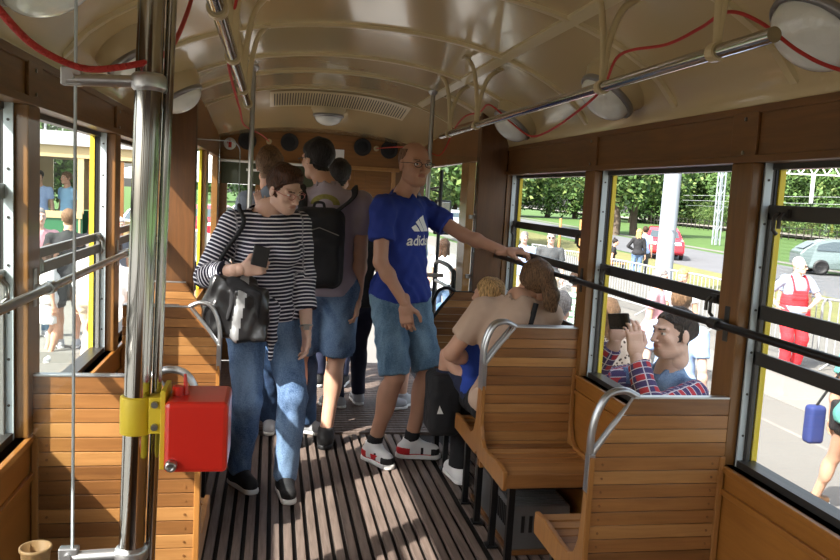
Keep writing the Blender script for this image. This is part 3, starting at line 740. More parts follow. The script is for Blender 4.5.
    for py in posts[1:]+[YE-.075]:
        mb = MB(); y = py+PW*.5; mb.cyl((xb, y-.022, BZ), (xb, y+.022, BZ), .019, 16); mb.tube([(xb, y, BZ), (X(-.02), y, BZ), (X(-.006), y, BZ)], .010, 8)
        mb.box((X(-.010), y-.012, BZ-.055), (X(-.005), y+.012, BZ+.055)); mb.build('bracket', 'darkmetal' if sg > 0 else 'steel', root, bevel=.002)
# rear closure behind the camera
mb = MB(); mb.box((XL-.1, YB-.05, -.02), (XR+.1, YB, .9)); mb.box((XL-.1, YB-.05, 1.75), (XR+.1, YB, 2.3)); 
for x in (XL, .05, .65, XR): mb.box((x-.09, YB-.05, .9), (x+.09, YB, 1.75))
struct(mb.build('wall_back', 'wood_bulk'))
# bulkhead columns between saloon and platform
def bulk(name, xa, xb, y0, y1, zlo, m='wood_bulk'):
    N = 10; xs = [xa+(xb-xa)*i/N for i in range(N+1)]
    poly = [(xa, y0, zlo)]+[(xb, y0, zlo)]+[(x, y0, zc(x, y0)+.02) for x in xs[::-1]]
    mb = MB(); mb.prism(poly, (0, y1-y0, 0)); return struct(mb.build(name, m, bevel=.004))
bulk('wall_bulkhead_right', 1.222, XR+.1 if False else 1.398, 4.64, 4.72, -.01)
bulk('wall_bulkhead_left', -.658, -.44, 4.64, 4.72, -.01)
mb = MB(); 
for s_, xx in ((1, XR), (-1, XL)): mb.box((xx, 4.63, -.5), (xx+s_*.1, 4.74, 1.9)); 
struct(mb.build('trim_60', 'wood_post'))
# transverse arch moulding
m_ = rib(4.70, 1.0, 1.398, .03, .02); struct(m_.build('trim_61', 'rib')); m_ = rib(4.70, -.658, -.25, .03, .02); struct(m_.build('trim_62', 'rib'))
# platform side walls with door openings
mb = MB()
for xx, s_ in ((PR, 1), (PL, -1)):
    a, b = xx, xx+s_*.05
    N = 8; ys = [4.72+(YF-4.72)*i/N for i in range(N+1)]
    poly = [(a, 4.72, 1.78), (a, YF, 1.78)]+[(a, y, zc(a, y)+.01) for y in ys[::-1]]
    mb.prism(poly, (s_*.05, 0, 0), 0)
struct(mb.build('trim_63', 'wood_head', bevel=.003))
def post(nm, x, s_, y0, y1, m, z0=-.01, z1=1.78, th=.05): mb = MB(); mb.box((x, y0, z0), (x+s_*th, y1, z1)); return struct(mb.build(nm, m, bevel=.003))
post('trim_64', PR, 1, 5.02, 5.22, 'wood_pale'); post('trim_65', PR, 1, 6.8, 7.0, 'wood_bulk')
post('trim_66', PL, -1, 5.72, 5.90, 'wood_pale'); post('trim_67', PL, -1, 6.85, 7.0, 'wood_post')
post('wall_platform_left', PL, -1, 4.72, 7.0, 'wood_panel', -.01, .80)
post('trim_68', PL-.03, -1, 4.76, 4.78, 'yellow', .8, 1.78, .02); post('trim_69', PL-.03, -1, 5.69, 5.72, 'yellow', .8, 1.78, .02)
# black door rails and the mirror in the right doorway
root = empty('door_rail', (PR, 5.9, 0), 'black looped steel hand rails in the open right doorway', 'hand rail')
mb = MB(); P = smooth_path([(1.20, 5.05, .15), (1.20, 5.05, .95), (1.20, 5.12, 1.06), (1.20, 5.4, 1.08), (1.20, 5.62, 1.06), (1.20, 5.66, .95), (1.20, 5.66, .15)], 6); mb.tube(P, .016, 10)
mb.build('outer_rail', 'blackm', root)
mb = MB(); mb.tube(smooth_path([(1.20, 5.05, .5), (1.2, 5.1, .9), (1.2, 5.3, .93), (1.2, 5.62, .93)], 6), .014, 10); mb.build('inner_rail', 'steel', root)
mb = MB(); mb.cyl((1.27, 5.95, 0), (1.27, 5.95, 1.75), .014, 12); mb.build('door_pole', 'blackm', root)
mb = MB(); mb.cyl((1.27, 5.95, 1.62), (1.27, 6.5, 1.60), .010, 8); mb.build('cross_bar', 'blackm', root); mb = MB(); mb.cyl((1.27, 5.9, .80), (1.27, 6.6, .80), .012, 8); mb.build('cross_bar', 'blackm', root)
root = empty('driving_mirror', (1.34, 6.2, 1.4), 'rectangular outside mirror with black frame at the right doorway', 'mirror')
mb = MB(); mb.box((1.28, 6.20, 1.24), (1.42, 6.225, 1.52)); mb.build('mirror_frame', 'black', root, bevel=.012)
mb = MB(); mb.box((1.295, 6.194, 1.255), (1.405, 6.201, 1.505)); mb.build('mirror_glass', 'chrome', root, bevel=.004)
mb = MB(); mb.tube([(1.33, 6.21, 1.51), (1.33, 6.25, 1.58), (1.27, 6.3, 1.60)], .008, 8); mb.build('mirror_arm', 'black', root)
# glass wind screen beside the right bulkhead
root = empty('wind_screen', (1.1, 4.70, 0), 'clear glass wind screen panel beside the right bulkhead', 'glass screen')
mb = MB(); mb.box((1.03, 4.698, .95), (1.222, 4.704, 1.80)); mb.build('screen_glass', 'glass', root)
mb = MB()
for zz in (1.05, 1.42):
    for q_ in ((1.19, 1.225), (.93, 1.05)): mb = MB(); mb.box((q_[0], 4.69, zz), (q_[1], 4.71, zz+.025)); mb.build('clamp', 'steel', root, bevel=.003)
root = empty('wind_screen', (-.3, 4.70, 0), 'clear glass wind screen with rounded top by the left bulkhead', 'glass screen')
mb = MB(); poly = [(-.44, 4.700, .9), (-.20, 4.700, .9)]+list(arc((-.26, 4.700, 1.74), .06, 0, PI/2, 6, (1, 0, 0), (0, 0, 1)))+[(-.44, 4.700, 1.80)]; mb.prism(poly, (0, .006, 0)); mb.build('screen_glass', 'glass', root)
mb = MB(); mb.tube([(-.2, 4.7, .9), (-.20, 4.7, 1.74)]+list(arc((-.26, 4.7, 1.74), .06, 0, PI/2, 6, (1, 0, 0), (0, 0, 1)))+[(-.44, 4.7, 1.80)], .0035, 6); mb.build('screen_edge', 'stripgrey', root)
# front end wall with header, blind, cab door
N = 24; xs = [-.47+(1.72)*i/N for i in range(N+1)]
mb = MB(); poly = [(-.47, YF, 1.755), (1.25, YF, 1.755)]+[(x, YF, zc(x, YF)+.01) for x in xs[::-1]]; mb.prism(poly, (0, .05, 0), 0)
struct(mb.build('wall_front_header', 'wood_head'))
mb = MB()
for xa, xb, za, zb in ((-.47, -.40, 0, 1.755), (-.16, -.06, 0, 1.755), (.60, .66, 0, 1.755), (1.06, 1.25, 0, 1.755), (-.47, .6, 0, .85), (.06, .60, .85, 1.755), (.66, 1.06, 1.5, 1.74)): mb.box((xa, YF, za), (xb, YF+.05, zb), 0)
for k in range(5): mb.box((.84, YF-.008, 1.54+k*.036), (1.0, YF, 1.556+k*.036), 0)
mb.box((.70, YF-.006, 1.53), (.80, YF, 1.72), 0)
mb.box((-.47, YF-.02, 1.755), (1.25, YF+.0, 1.775), 1); mb.box((.6, YF-.03, 1.74), (1.1, YF, 1.76), 1); mb.box((1.03, YF-.02, .9), (1.07, YF, 1.74), 1)
struct(mb.build('wall_front', ['wood_head', 'wood_pale'], bevel=.003))
t = empty('roller_blind', (-.27, 6.96, 1.76), 'dark green roller blind at the front left window', 'blind')
mb = MB(); mb.box((-.45, 6.955, 1.56), (-.09, 6.965, 1.75)); mb.build('blind_cloth', 'blind', t); mb = MB(); mb.cyl((-.46, 6.95, 1.755), (-.08, 6.95, 1.755), .012, 10); mb.build('roller', 'white', t)
mb = MB(); mb.box((-.24, 6.945, 1.675), (-.09, 6.953, 1.695)); mb.build('label_strip', 'white', t)
t = empty('roller_blind', (.35, 6.96, 1.76), 'dark green roller blind beneath the middle of the header', 'blind')
mb = MB(); mb.box((.06, 6.955, 1.50), (.58, 6.965, 1.75)); mb.build('blind_cloth', 'blind', t); mb = MB(); mb.cyl((.05, 6.95, 1.755), (.59, 6.95, 1.755), .012, 10); mb.build('roller', 'white', t)
for i, (x, wh) in enumerate(((-.24, 'far left, beside the fire extinguisher sign'), (.12, 'second from the left'), (.76, 'third from the left'), (1.00, 'far right'))):
    z = 1.935 if i in (0, 3) else 1.945
    t = empty('loudspeaker', (x, 6.98, z), 'round black loudspeaker in the wooden header, '+wh, 'loudspeaker', 'speakers in the header')
    mb = MB(); mb.lathe((x, YF, z), (0, -1, 0), [(.078, 0), (.078, .012), (.070, .018), (.066, .012)], 28); mb.build('rim', 'black', t)
    mb = MB(); mb.lathe((x, YF, z), (0, -1, 0), [(.066, .002), (.05, .012), (.02, .017), (.001, .018)], 28); mb.build('grille', 'speaker', t)
for x, side in ((-.055, 'left'), (.885, 'right')):
    t = empty('cord_ring', (x, 6.98, 1.94), 'small white cord ring between the %s pair of speakers' % side, 'ring')
    mb = MB(); mb.lathe((x, YF, 1.94), (0, -1, 0), [(.024, 0), (.024, .01), (.010, .014), (.001, .004)], 18); mb.build('ring', 'cream', t)
t = empty('fire_extinguisher_sign', (-.40, 6.98, 1.90), 'round white sign with red fire extinguisher symbol', 'sign')
mb = MB(); mb.lathe((-.385, YF-.001, 1.90), (0, -1, 0), [(.052, 0), (.052, .003), (.001, .0032)], 28); mb.build('disc', 'white', t)
mb = MB(); mb.box((-.397, 6.990, 1.868), (-.371, 6.995, 1.915)); mb.lathe((-.384, 6.9925, 1.915), (0, 0, 1), [(.013, 0), (.009, .007), (.004, .011), (.004, .018)], 10); mb.tube([(-.384, 6.992, 1.930), (-.402, 6.992, 1.925), (-.407, 6.992, 1.90)], .003, 6); mb.build('symbol', 'red', t)
t = empty('notice_plate', (.50, 6.98, 1.86), 'small white notice plate on the header behind the ceiling lamp', 'notice')
mb = MB(); mb.box((.44, 6.992, 1.83), (.60, 6.998, 1.91)); mb.build('plate', 'white', t)
# vent grille and its ceiling drop
mb = MB(); N = 24
vsA = []
for i in range(N+1):
    x = -.05+1.0*i/N; vsA += [(x, 5.62, zc(x, 5.62)-.006), (x, 6.02, zc(x, 6.02)-.014)]
mb.add(vsA, [(2*i, 2*i+1, 2*i+3, 2*i+2) for i in range(N)], 0, True)
vent = empty('ceiling_vent', (CX, 5.8, 2.2), 'slotted cream ventilation grille across the front ceiling', 'vent')
mb.build('vent_plate', 'rib', vent)
mb = MB()
for i in range(52):
    x = -.02+.94*i/51; za, zb = zc(x, 5.66)-.009, zc(x, 5.98)-.016
    mb.add([(x, 5.67, za), (x+.007, 5.67, za), (x+.007, 5.97, zb), (x, 5.97, zb)], [(0, 1, 2, 3)])
mb.build('slots', 'dark', vent)
# ceiling lamps
def lamp(x, y, lab, tilt=None, r=.110, z=None):
    z0_ = z; z = zc(x, y); h = .002; nx = -(zc(x+h, y)-zc(x-h, y))/(2*h); d = nrm(A(nx*-.0+0, 0, 0)+A((-1 if x > CX else 1)*abs(nx)*(tilt if tilt is not None else .45), 0, -1))
    c = A(x, y, z+.02)
    if z0_: d = nrm(A((-1 if x > CX else 1)*tilt, 0, -1)); c = A(x, y, z0_)-d*.06
    t = empty('ceiling_lamp', c, lab, 'ceiling lamp', 'round ceiling lamps')
    MB().lathe(c, d, [(r*1.22, -.03 if not z0_ else -.10), (r*1.18, .03), (r*1.08, .05), (r*1.02, .068)], 36).build('base', 'cream', t)
    MB().lathe(c, d, [(r*1.03, .066), (r*1.06, .074), (r*1.04, .086), (r*.96, .090), (r*.93, .08)], 36).build('ring', 'lampgrey', t)
    MB().lathe(c, d, [(r*.94*math.cos(a), .084+r*.62*math.sin(a)) for a in np.linspace(0, PI/2*.98, 9)], 36).build('dome', 'lampglass', t)
lamp(1.23, 1.66, 'round glass ceiling lamp at the upper right corner, nearest', .75, .112, 1.99); lamp(1.255, 2.88, 'round glass ceiling lamp above the right middle window', .75, .112, 1.98); lamp(1.27, 4.15, 'round glass ceiling lamp near the right bulkhead', .75, .112, 1.97)
lamp(-.48, 4.1, 'round glass ceiling lamp before the left bulkhead', .6, .112, 1.985); lamp(-.49, 2.95, 'round ceiling lamp partly hidden behind the thick chrome pole', .6, .112, 1.985); lamp(-.50, 1.85, 'round glass ceiling lamp at the upper left corner', .6, .112, 1.985)
lamp(CX+.02, 6.1, 'round glass ceiling lamp at the middle of the platform', r=.112)
# overhead rails with forked hangers
def rail(x, ya, yb, ys, lab, inner, outer):
    t = empty('ceiling_rail', (x, yb, 1.89), lab, 'hand rail')
    MB().cyl((x, ya, 1.89), (x, yb, 1.89), .0155, 20).build('rail', 'chrome', t)
    for y in ys:
        mb = MB(); mb.cyl((x, y-.014, 1.89), (x, y+.014, 1.89), .021, 16)
        for xo in (inner, outer):
            zt = zc(xo, y)-.004
            mb.tube(smooth_path([(x, y, 1.90), (x+(xo-x)*.12, y, 1.90+(zt-1.90)*.45), (x+(xo-x)*.45, y, 1.90+(zt-1.90)*.82), (xo, y, zt)], 5), [.0062]*99, 8, flat=1.7)
            mb.box((xo-.014, y-.03, zt-.006), (xo+.014, y+.03, zt+.004))
        mb.build('hanger', 'cream', t)
rail(.925, 1.38, 4.41, (1.58, 2.18, 3.62, 4.2), 'long chrome overhead rail along the right side of the aisle', .86, 1.02)
rail(-.12, .2, 3.50, (.9, 1.62, 2.2, 2.9, 3.4), 'long chrome overhead rail along the left side of the aisle', -.05, -.22)
# vertical poles
def pole(x, y, r, z0, z1, lab, m='steel', dx=0):
    t = empty('grab_pole', (x, y, z0), lab, 'pole'); MB().cyl((x, y, z0), (x+dx, y, z1), r, 24).build('pole', m, t)
    MB().lathe((x+dx, y, z1), (0, 0, -1), [(r*2.2, 0), (r*2.2, .012), (r*1.2, .03)], 20).build('top_flange', m, t); MB().lathe((x, y, z0), (0, 0, 1), [(r*2.2, 0), (r*2.2, .012), (r*1.2, .03)], 20).build('floor_flange', m, t); return t
pp = pole(-.192, 1.05, .0165, 0, zc(-.155, 1.05), 'thick chrome pole in the left foreground carrying the red box', 'chrome', .043)
MB().cyl((-.1695, 1.062, 0), (-.1265, 1.062, zc(-.12, 1.1)), .0066, 14).build('thin_pole', 'chrome', pp)
pole(-.13, 4.45, .014, 0, zc(-.13, 4.45), 'thin steel pole behind the woman in stripes')
pole(.93, 4.74, .014, 0, zc(.93, 4.74), 'thin steel pole behind the man in the blue shirt')
# glass panel in the left foreground with aluminium clamps
t = empty('glass_partition', (-.4, 1.05, .9), 'clear glass partition panel at the left edge, clamped to the pole', 'glass screen')
MB().box((XL+.01, 1.047, .62), (-.245, 1.053, 2.02)).build('partition_glass', 'glass', t)
MB().box((-.247, 1.0465, .62), (-.2445, 1.0535, 2.02)).build('polished_edge', 'stripgrey', t)
def clamp(z):
    mb = MB(); mb.tube([(-.255, 1.05, z-.004), (-.22, 1.05, z-.002), (-.17, 1.05, z)], .0095, 12, flat=.8); mb.lathe((-.192+.0196*z, 1.05, z-.011), (0, 0, 1), [(.0175, 0), (.0215, .004), (.0215, .018), (.0175, .022)], 24); mb.box((-.262, 1.043, z-.011), (-.238, 1.057, z+.011)); mb.cyl((-.250, 1.038, z), (-.250, 1.062, z), .005, 10)
    mb.build('clamp', 'alu', t, bevel=.002)
clamp(1.672); clamp(1.052)
# red box on its yellow bracket
t = empty('red_box', (-.09, 1.05, 1.2), 'small red metal box on a yellow bracket fixed to the thick pole', 'box')
MB().box((-.127, 1.005, 1.178), (-.048, 1.10, 1.271)).build('housing', 'red', t, bevel=.006)
MB().lathe((-.117, 1.0, 1.190), (0, -1, 0), [(.0075, -.006), (.0075, .003), (.006, .006), (.003, .006), (.003, .003)], 16).build('bolt', 'steel', t)
mb = MB(); mb.lathe((-.168, 1.05, 1.218), (0, 0, 1), [(.0172, 0), (.0205, .001), (.0205, .050), (.0172, .051)], 28); mb.box((-.150, 1.032, 1.222), (-.130, 1.068, 1.27)); mb.box((-.134, 1.02, 1.178), (-.1275, 1.08, 1.282)); mb.build('bracket', 'yellow', t, bevel=.001)
mb = MB()
for zz in (1.232, 1.262): mb.cyl((-.142, 1.026, zz), (-.142, 1.034, zz), .0045, 10)
mb.build('screws', 'steel', t)
mb = MB(); mb.cyl((-.115, 1.045, 1.271), (-.115, 1.045, 1.283), .007, 10); mb.cyl((-.105, 1.05, 1.271), (-.107, 1.05, 1.298), .004, 8, r2=.002); mb.build('knob', 'red', t)
t = empty('tan_cup', (-.255, .95, 1.0), 'tan round cup rim at the bottom left corner', 'cup')
MB().lathe((-.305, 1.10, .98), (0, 0, 1), [(.015, 0), (.019, .056), (.021, .058), (.021, .062), (.018, .062), (.014, .01), (.001, .006)], 28).build('cup', 'tan', t)
MB().box((-.36, 1.06, .95), (-.28, 1.16, .98)).build('shelf', 'wood_panel', t)
# red emergency cords
def cord(pts, r, lab, grp=None):
    t = MB().tube(smooth_path(pts, 8), r, 8).build('signal_cord', 'redcord'); tag(t, lab, 'cord', grp)
cord([(-.292,.86,1.735),(-.285, 0.9, 1.716), (-.27, 0.95, 1.694), (-.251, 1.0, 1.684), (-.225, 1.02, 1.679), (-.19, 1.022, 1.684), (-.150, 1.05, 1.700), (-.163, 1.1, 1.703), (-.172, 1.4, 1.782), (-.178, 1.7, 1.918), (-.175, 1.85, 2.05)], .0042, 'red emergency cord sagging past the thick pole at upper left')
cord([(-.10, 2.15, 2.10), (-.125, 2.22, 1.98), (-.137, 2.3, 1.896), (-.139, 2.6, 1.865), (-.141, 3.2, 1.843), (-.15, 3.7, 1.835), (-.15, 4.4, 1.861), (-.097, 5.8, 1.916), (-.055, 6.98, 1.94)], .0042, 'red emergency cord sagging along the left side of the ceiling')
cord([(1.2,1.3,1.80),(1.128, 1.45, 1.851), (1.068, 1.5, 1.89), (1.021, 1.58, 1.962), (.979, 1.64, 1.992), (.977, 1.75, 1.978), (.972, 1.9, 1.966), (.95, 2.13, 1.975), (.975, 2.3, 1.90), (.99, 2.6, 1.841), (1.049, 3.0, 1.822), (1.053, 3.2, 1.823), (1.053, 3.45, 1.891), (.985, 3.62, 1.989), (.985, 3.8, 1.973), (.96, 4.0, 1.967), (.963, 4.25, 1.92), (.964, 4.6, 1.793), (.97, 5.2, 1.86), (.97, 6.2, 1.92), (.885, 6.98, 1.94)], .0042, 'red emergency cord looping along the right side of the ceiling')
# benches
WB = ['wood_bench', 'wood_bench2', 'wood_bench3', 'wood_benchy', 'blackm']
def bench(side, Y, fc, lab, xa=None, hnd=True, handle='alu', group='slatted wooden benches'):
    """side +1: against the right wall; fc: direction the sitter faces (+1 away from the camera)"""
    if side > 0: X0, X1 = XR-.004, .965 if xa is None else xa
    else: X0, X1 = XL+.004, -.215 if xa is None else xa
    W = abs(X1-X0); sx = 1 if X1 > X0 else -1
    U = lambda u: X0+sx*u
    V = lambda v: Y+fc*v
    t = empty('bench', (X0+sx*W/2, Y, 0), lab, 'bench', group)
    rs_ = random.Random(int(Y*100)+side)
    # backrest: stacked planks, top aisle corner cut away
    mb = MB(); zt = .98; z = .43; k = 0
    hs = [.052]+[.043]*11
    zz = zt
    ZC = .80; cut = .115
    def edge(z_): return W if z_ <= ZC else W-cut*(z_-ZC)/(zt-ZC)
    while zz > .36:
        h = .052 if k == 0 else .043; za = zz-h+.0022
        poly = [(U(.002), V(-.022), za), (U(edge(za)), V(-.022), za), (U(edge(zz)), V(-.022), zz), (U(.002), V(-.022), zz)]
        if za < ZC < zz: poly = [poly[0], (U(W), V(-.022), za), (U(W), V(-.022), ZC), poly[2], poly[3]]
        mb.prism(poly, (0, fc*.022, 0), rs_.choice((0, 0, 0, 1, 1, 2, 2)) if k else 1)
        for q in (.04, W-.03):
            if zz < ZC: mb.cyl((U(q), V(-.024), zz-.022), (U(q), V(-.021), zz-.022), .004, 8, 1)
        zz -= h; k += 1
    mb.build('backrest', WB, t, bevel=.0025)
    mb = MB(); mb.box((U(.003), V(-.024), zt), (U(W-cut), V(.002), zt+.006)); mb.build('top_strip', handle, t, bevel=.001)
    # curved end board sweeping from back into seat
    prof = [(-.028, .80), (-.030, .40), (0, .375), (.40, .375), (.405, .41), (.40, .455)]
    prof += [(.30, .462), (.17, .452), (.09, .452), (.045, .475), (.018, .53), (.008, .62), (.004, .80)]
    for u0_ in (W-.004, 0.): mb = MB(); mb.prism([(U(u0_), V(v), z_) for v, z_ in prof], (sx*.018, 0, 0), 3); mb.build('end_board', WB, t, bevel=.003)
    # seat
    mb = MB(); nn = 7
    for i in range(nn):
        va = .02+i*.385/nn; zc_ = .447-.012*math.sin(PI*i/(nn-1)*.9)
        mb.box((U(.018), V(va), zc_-.018), (U(W-.006), V(va+.385/nn-.004), zc_), rs_.choice((0, 0, 1, 2)))
    mb.box((U(.018), V(.385), .385), (U(W-.002), V(.402), .440), 0)
    mb.build('seat', WB, t, bevel=.002)
    # legs
    for v in (.10, .34):
        mb = MB(); mb.box((U(W-.06), V(v-.014), 0), (U(W-.032), V(v+.014), .385)); mb.box((U(W-.075), V(v-.03), 0), (U(W-.02), V(v+.03), .008)); mb.build('leg', 'blackm', t, bevel=.002)
    mb = MB(); mb.box((U(W-.055), V(.10), .34), (U(W-.035), V(.34), .37)); mb.box((U(.05), V(.10), .355), (U(W-.04), V(.13), .38)); mb.box((U(.05), V(.31), .355), (U(W-.04), V(.34), .38)); mb.build('leg_brace', 'blackm', t)
    # cast handle filling the cut corner
    o_ = -.010
    P = smooth_path([(U(W-cut-.015), V(o_), zt+.004), (U(W-cut+.03), V(o_), zt+.022), (U(W-.035), V(o_), zt+.008), (U(W-.005), V(o_), zt-.045), (U(W+.008), V(o_), zt-.11), (U(W+.008), V(o_), ZC-.01), (U(W+.006), V(o_), ZC-.09)], 7)
    mb = MB(); mb.tube(P, .0145, 12, flat=.75)
    mb.tube([(U(W-cut-.01), V(o_), zt-.002), (U(W-cut*.5), V(o_), (zt+ZC)/2+.003), (U(W+.004), V(o_), ZC+.006)], .0115, 10)
    mb.box((U(W-.004), V(-.025), ZC-.11), (U(W+.016), V(.006), ZC+.01))
    for zq in (ZC-.03, ZC-.085): mb.cyl((U(W+.003), V(-.028), zq), (U(W+.003), V(-.020), zq), .005, 8)
    if hnd: mb.build('handle', handle, t, bevel=.003)
    return t
bench(1, 2.14, 1, 'front right wooden bench with aluminium corner handle, seen from behind')
bench(1, 3.33, -1, 'wooden bench on the right facing the camera above the grey heater')
bench(1, 3.385, 1, 'wooden bench under the seated woman in beige')
bench(1, 4.55, -1, 'wooden bench at the right bulkhead beyond the seated woman', handle='blackm')
bench(-1, 2.35, 1, 'front left wooden bench behind the red box, seen from behind', xa=-.20)
bench(-1, 3.67, -1, 'left wooden bench beside the woman in stripes, its handle by her bag', xa=-.232)
bench(-1, 3.73, 1, 'left wooden bench facing the far bulkhead, back to back with another', xa=-.30, hnd=False)
bench(-1, 4.58, -1, 'wooden bench against the left bulkhead below the window', xa=-.36, hnd=False)
# heater
t = empty('heater', (1.22, 3.45, 0), 'grey metal slotted heater box under the right bench', 'heater')
MB().box((1.07, 3.14, .02), (1.34, 3.78, .22)).build('casing', 'heater', t, bevel=.006)
mb = MB()
for i in range(6): mb.box((1.115+i*.036, 3.136, .10), (1.130+i*.036, 3.142, .175))
mb.build('slots', 'black', t); mb = MB()
for i in range(10): mb.box((1.066, 3.22+i*.026, .10), (1.072, 3.234+i*.026, .19))
mb.build('slots', 'black', t)
mb = MB()
for i in range(22): mb.box((1.08, 3.16+i*.028, .218), (1.33, 3.172+i*.028, .226))
mb.build('top_ribs', 'heater', t, bevel=.001)
MB().box((1.06, 3.13, 0), (1.35, 3.79, .02)).build('base_board', 'wood_bench2', t)
# ---------------------------------------------------------------- people inside
# woman in stripes
dW = person('p', 'person in navy and white striped top and blue jeans holding a black phone', (-.03, 3.98, 0), 1.73, 158,
 dict(w=1.04, wd=1.15, fem=1, hs=.98, top='striped', sleeve=1.62, cuff=1, hem=-.02, hem2=None, loose=.016, bottom='denim', len=2.02, bl=.012, shoe='shoe_black', lace='black', hair='crop', fringe=1, hairm='hair_auburn', glasses='pinkframe', skin='pale', wr=.004, arm=1.15, neck=.012, hairline=.075),
 dict(lean=.06, side=.03, head=(.050, 3.905, 1.535), hy=138, hp=20, hr=-4, handR=('w', -.135, 3.68, 1.165), elbR=(.55, -.5, -.8), hdR=(.9, -.12, .12), hnR=(.1, .95, .1), curlR=.75, gripR=.5,
      handL=('w', .185, 3.88, .83), elbL=(-.5, -.6, 0), hdL=(.05, .0, -1), footR=('w', -.13, 4.02, 0), footL=('w', .105, 3.90, 0), fyR=150, fyL=172, tw=4), det=0)
W_ = dW['Wr']['R']
t = tag(MB().obox((-.050, 3.625, 1.232), (.036, .004, -.008), (0, .005, 0), (.008, 0, .046)).build('phone', 'black', bevel=.005), 'black phone in the right hand of the woman in stripes', 'phone')
# knot of the striped top
mbk = Field(); mbk.cone((-.02, 3.80, .95), (.015, 3.765, .83), .075, .020, .02); mbk.cone((.015, 3.765, .83), (.01, 3.755, .73), .016, .012, .02); mbk.ell((.012, 3.765, .825), (.026, .02, .022))
mk('knot', *mbk.mesh(.006), 'striped', dW['root'], None, lambda V_: np.stack([V_[:, 0], V_[:, 2], V_[:, 1]], 1))
# wrist watch
Lw = dW['Wr']['L']; Le = dW['El']['L']; d_ = nrm(Lw-Le); mb = MB(); c_ = Lw-d_*.01
u_, w2_, _ = basis(d_); mb.tube([c_+.031*(math.cos(a)*u_+math.sin(a)*w2_) for a in np.linspace(0, 2*PI, 20)], .005, 8); mb.obox(c_+A(.0, -.032, 0), (.014, 0, 0), (0, .005, 0), (0, 0, .014))
mb.build('wristwatch', 'steel', dW['root'], bevel=.001)
# shoulder bag
F_ = Field(); F_.box((-.175, 3.74, .98), (.11, .055, .15), rd=.04, k=.03); F_.box((-.085, 3.69, .95), (.08, .03, .13), rd=.025, k=.03); F_.ell((-.26, 3.76, .94), (.055, .06, .13), None, .05); F_.amp = .008
M['bagblack'] = mat('glossy black bag leather', (.012, .012, .013), .3, coat=.4, bump=.3, bscale=14)
M['bagsilver'] = mat('silver bag panel', (.42, .43, .44), .3, .6, bump=.5, bscale=25)
t = empty('shoulder_bag', (-.2, 3.75, .85), 'glossy black shoulder bag with silver panels on the arm of the woman in stripes', 'bag')
V, Q = F_.mesh(.008); mk('bag_body', V, Q, ['bagblack', 'bagsilver'], t, lambda C: (((np.abs(C[:, 0]+.145-.16*(C[:, 2]-.95)) < .020) & (C[:, 1] < 3.74))).astype(int))
SR = dW['S']['R']; mb = MB()
mb.tube(smooth_path([(-.27, 3.76, 1.03), (-.235, 3.80, 1.2), SR+A(.055, -.095, .00), SR+A(.035, -.06, .075), SR+A(.03, .02, .08), SR+A(.02, .1, -.05), (-.24, 3.88, 1.1), (-.24, 3.80, 1.03)], 8), .012, 8, flat=.9)
mb.build('strap', 'c_black', t)
F2 = Field(); F2.cone((-.175, 3.70, 1.10), (-.06, 3.66, 1.05), .03, .018, .03); F2.cone((-.06, 3.66, 1.05), (-.05, 3.67, .90), .018, .006, .02); F2.cone((-.16, 3.69, 1.06), (-.19, 3.68, .93), .022, .008, .02); F2.amp = .006
mk('bag_scarf', *F2.mesh(.007), 'c_black', t)
# man in blue
def shred(a, r_, z): return np.where((a > .118) & (z < .06), 2, np.where((z < .030) | ((a < .0) & (z < .062)) | ((a > .035) & (a < .035+.9*z) & (z < .06) & (r_ > .01)), 1, np.where((a > .06) & (a < .075) & (z < .07), 2, 0)))
dB = person('p', 'man in royal blue sports shirt and denim shorts with hand on the window rail', (.735, 4.41, 0), 1.86, 142,
 dict(w=.97, wd=.98, top='c_blue', sleeve=.60, hem=-.045, loose=.016, bottom='denim_lt', len=.97, flare=.004, bl=.012, bwr=.008, shoe=['shoe_white', 'shoe_red', 'shoe_black'], shoelab=shred, lace='white', sole='white', sock='c_black', hair='thin', hairm='hair_stub', glasses='black', skin='mid', hairline=.095, wr=.0075) if M.setdefault('beard', mat('short stubble', (.22, .115, .075), .7)) else None,
 dict(lean=-.02, side=.0, head=(.772, 4.36, 1.715), hy=162, hp=2, handL=('w', 1.325, 4.235, 1.245), elbL=(-.2, -.3, -1), hdL=(.9, -.15, .10), hnL=(0, .2, -1), curlL=.6, gripL=.5,
      handR=('w', .725, 4.16, .955), elbR=(.6, -.5, -.2), hdR=(.12, -.1, -1), hnR=(.4, .9, 0), curlR=.45, footR=('w', .615, 4.36, 0), footL=('w', .845, 4.42, 0), fyR=150, fyL=100, tw=-6), det=0)
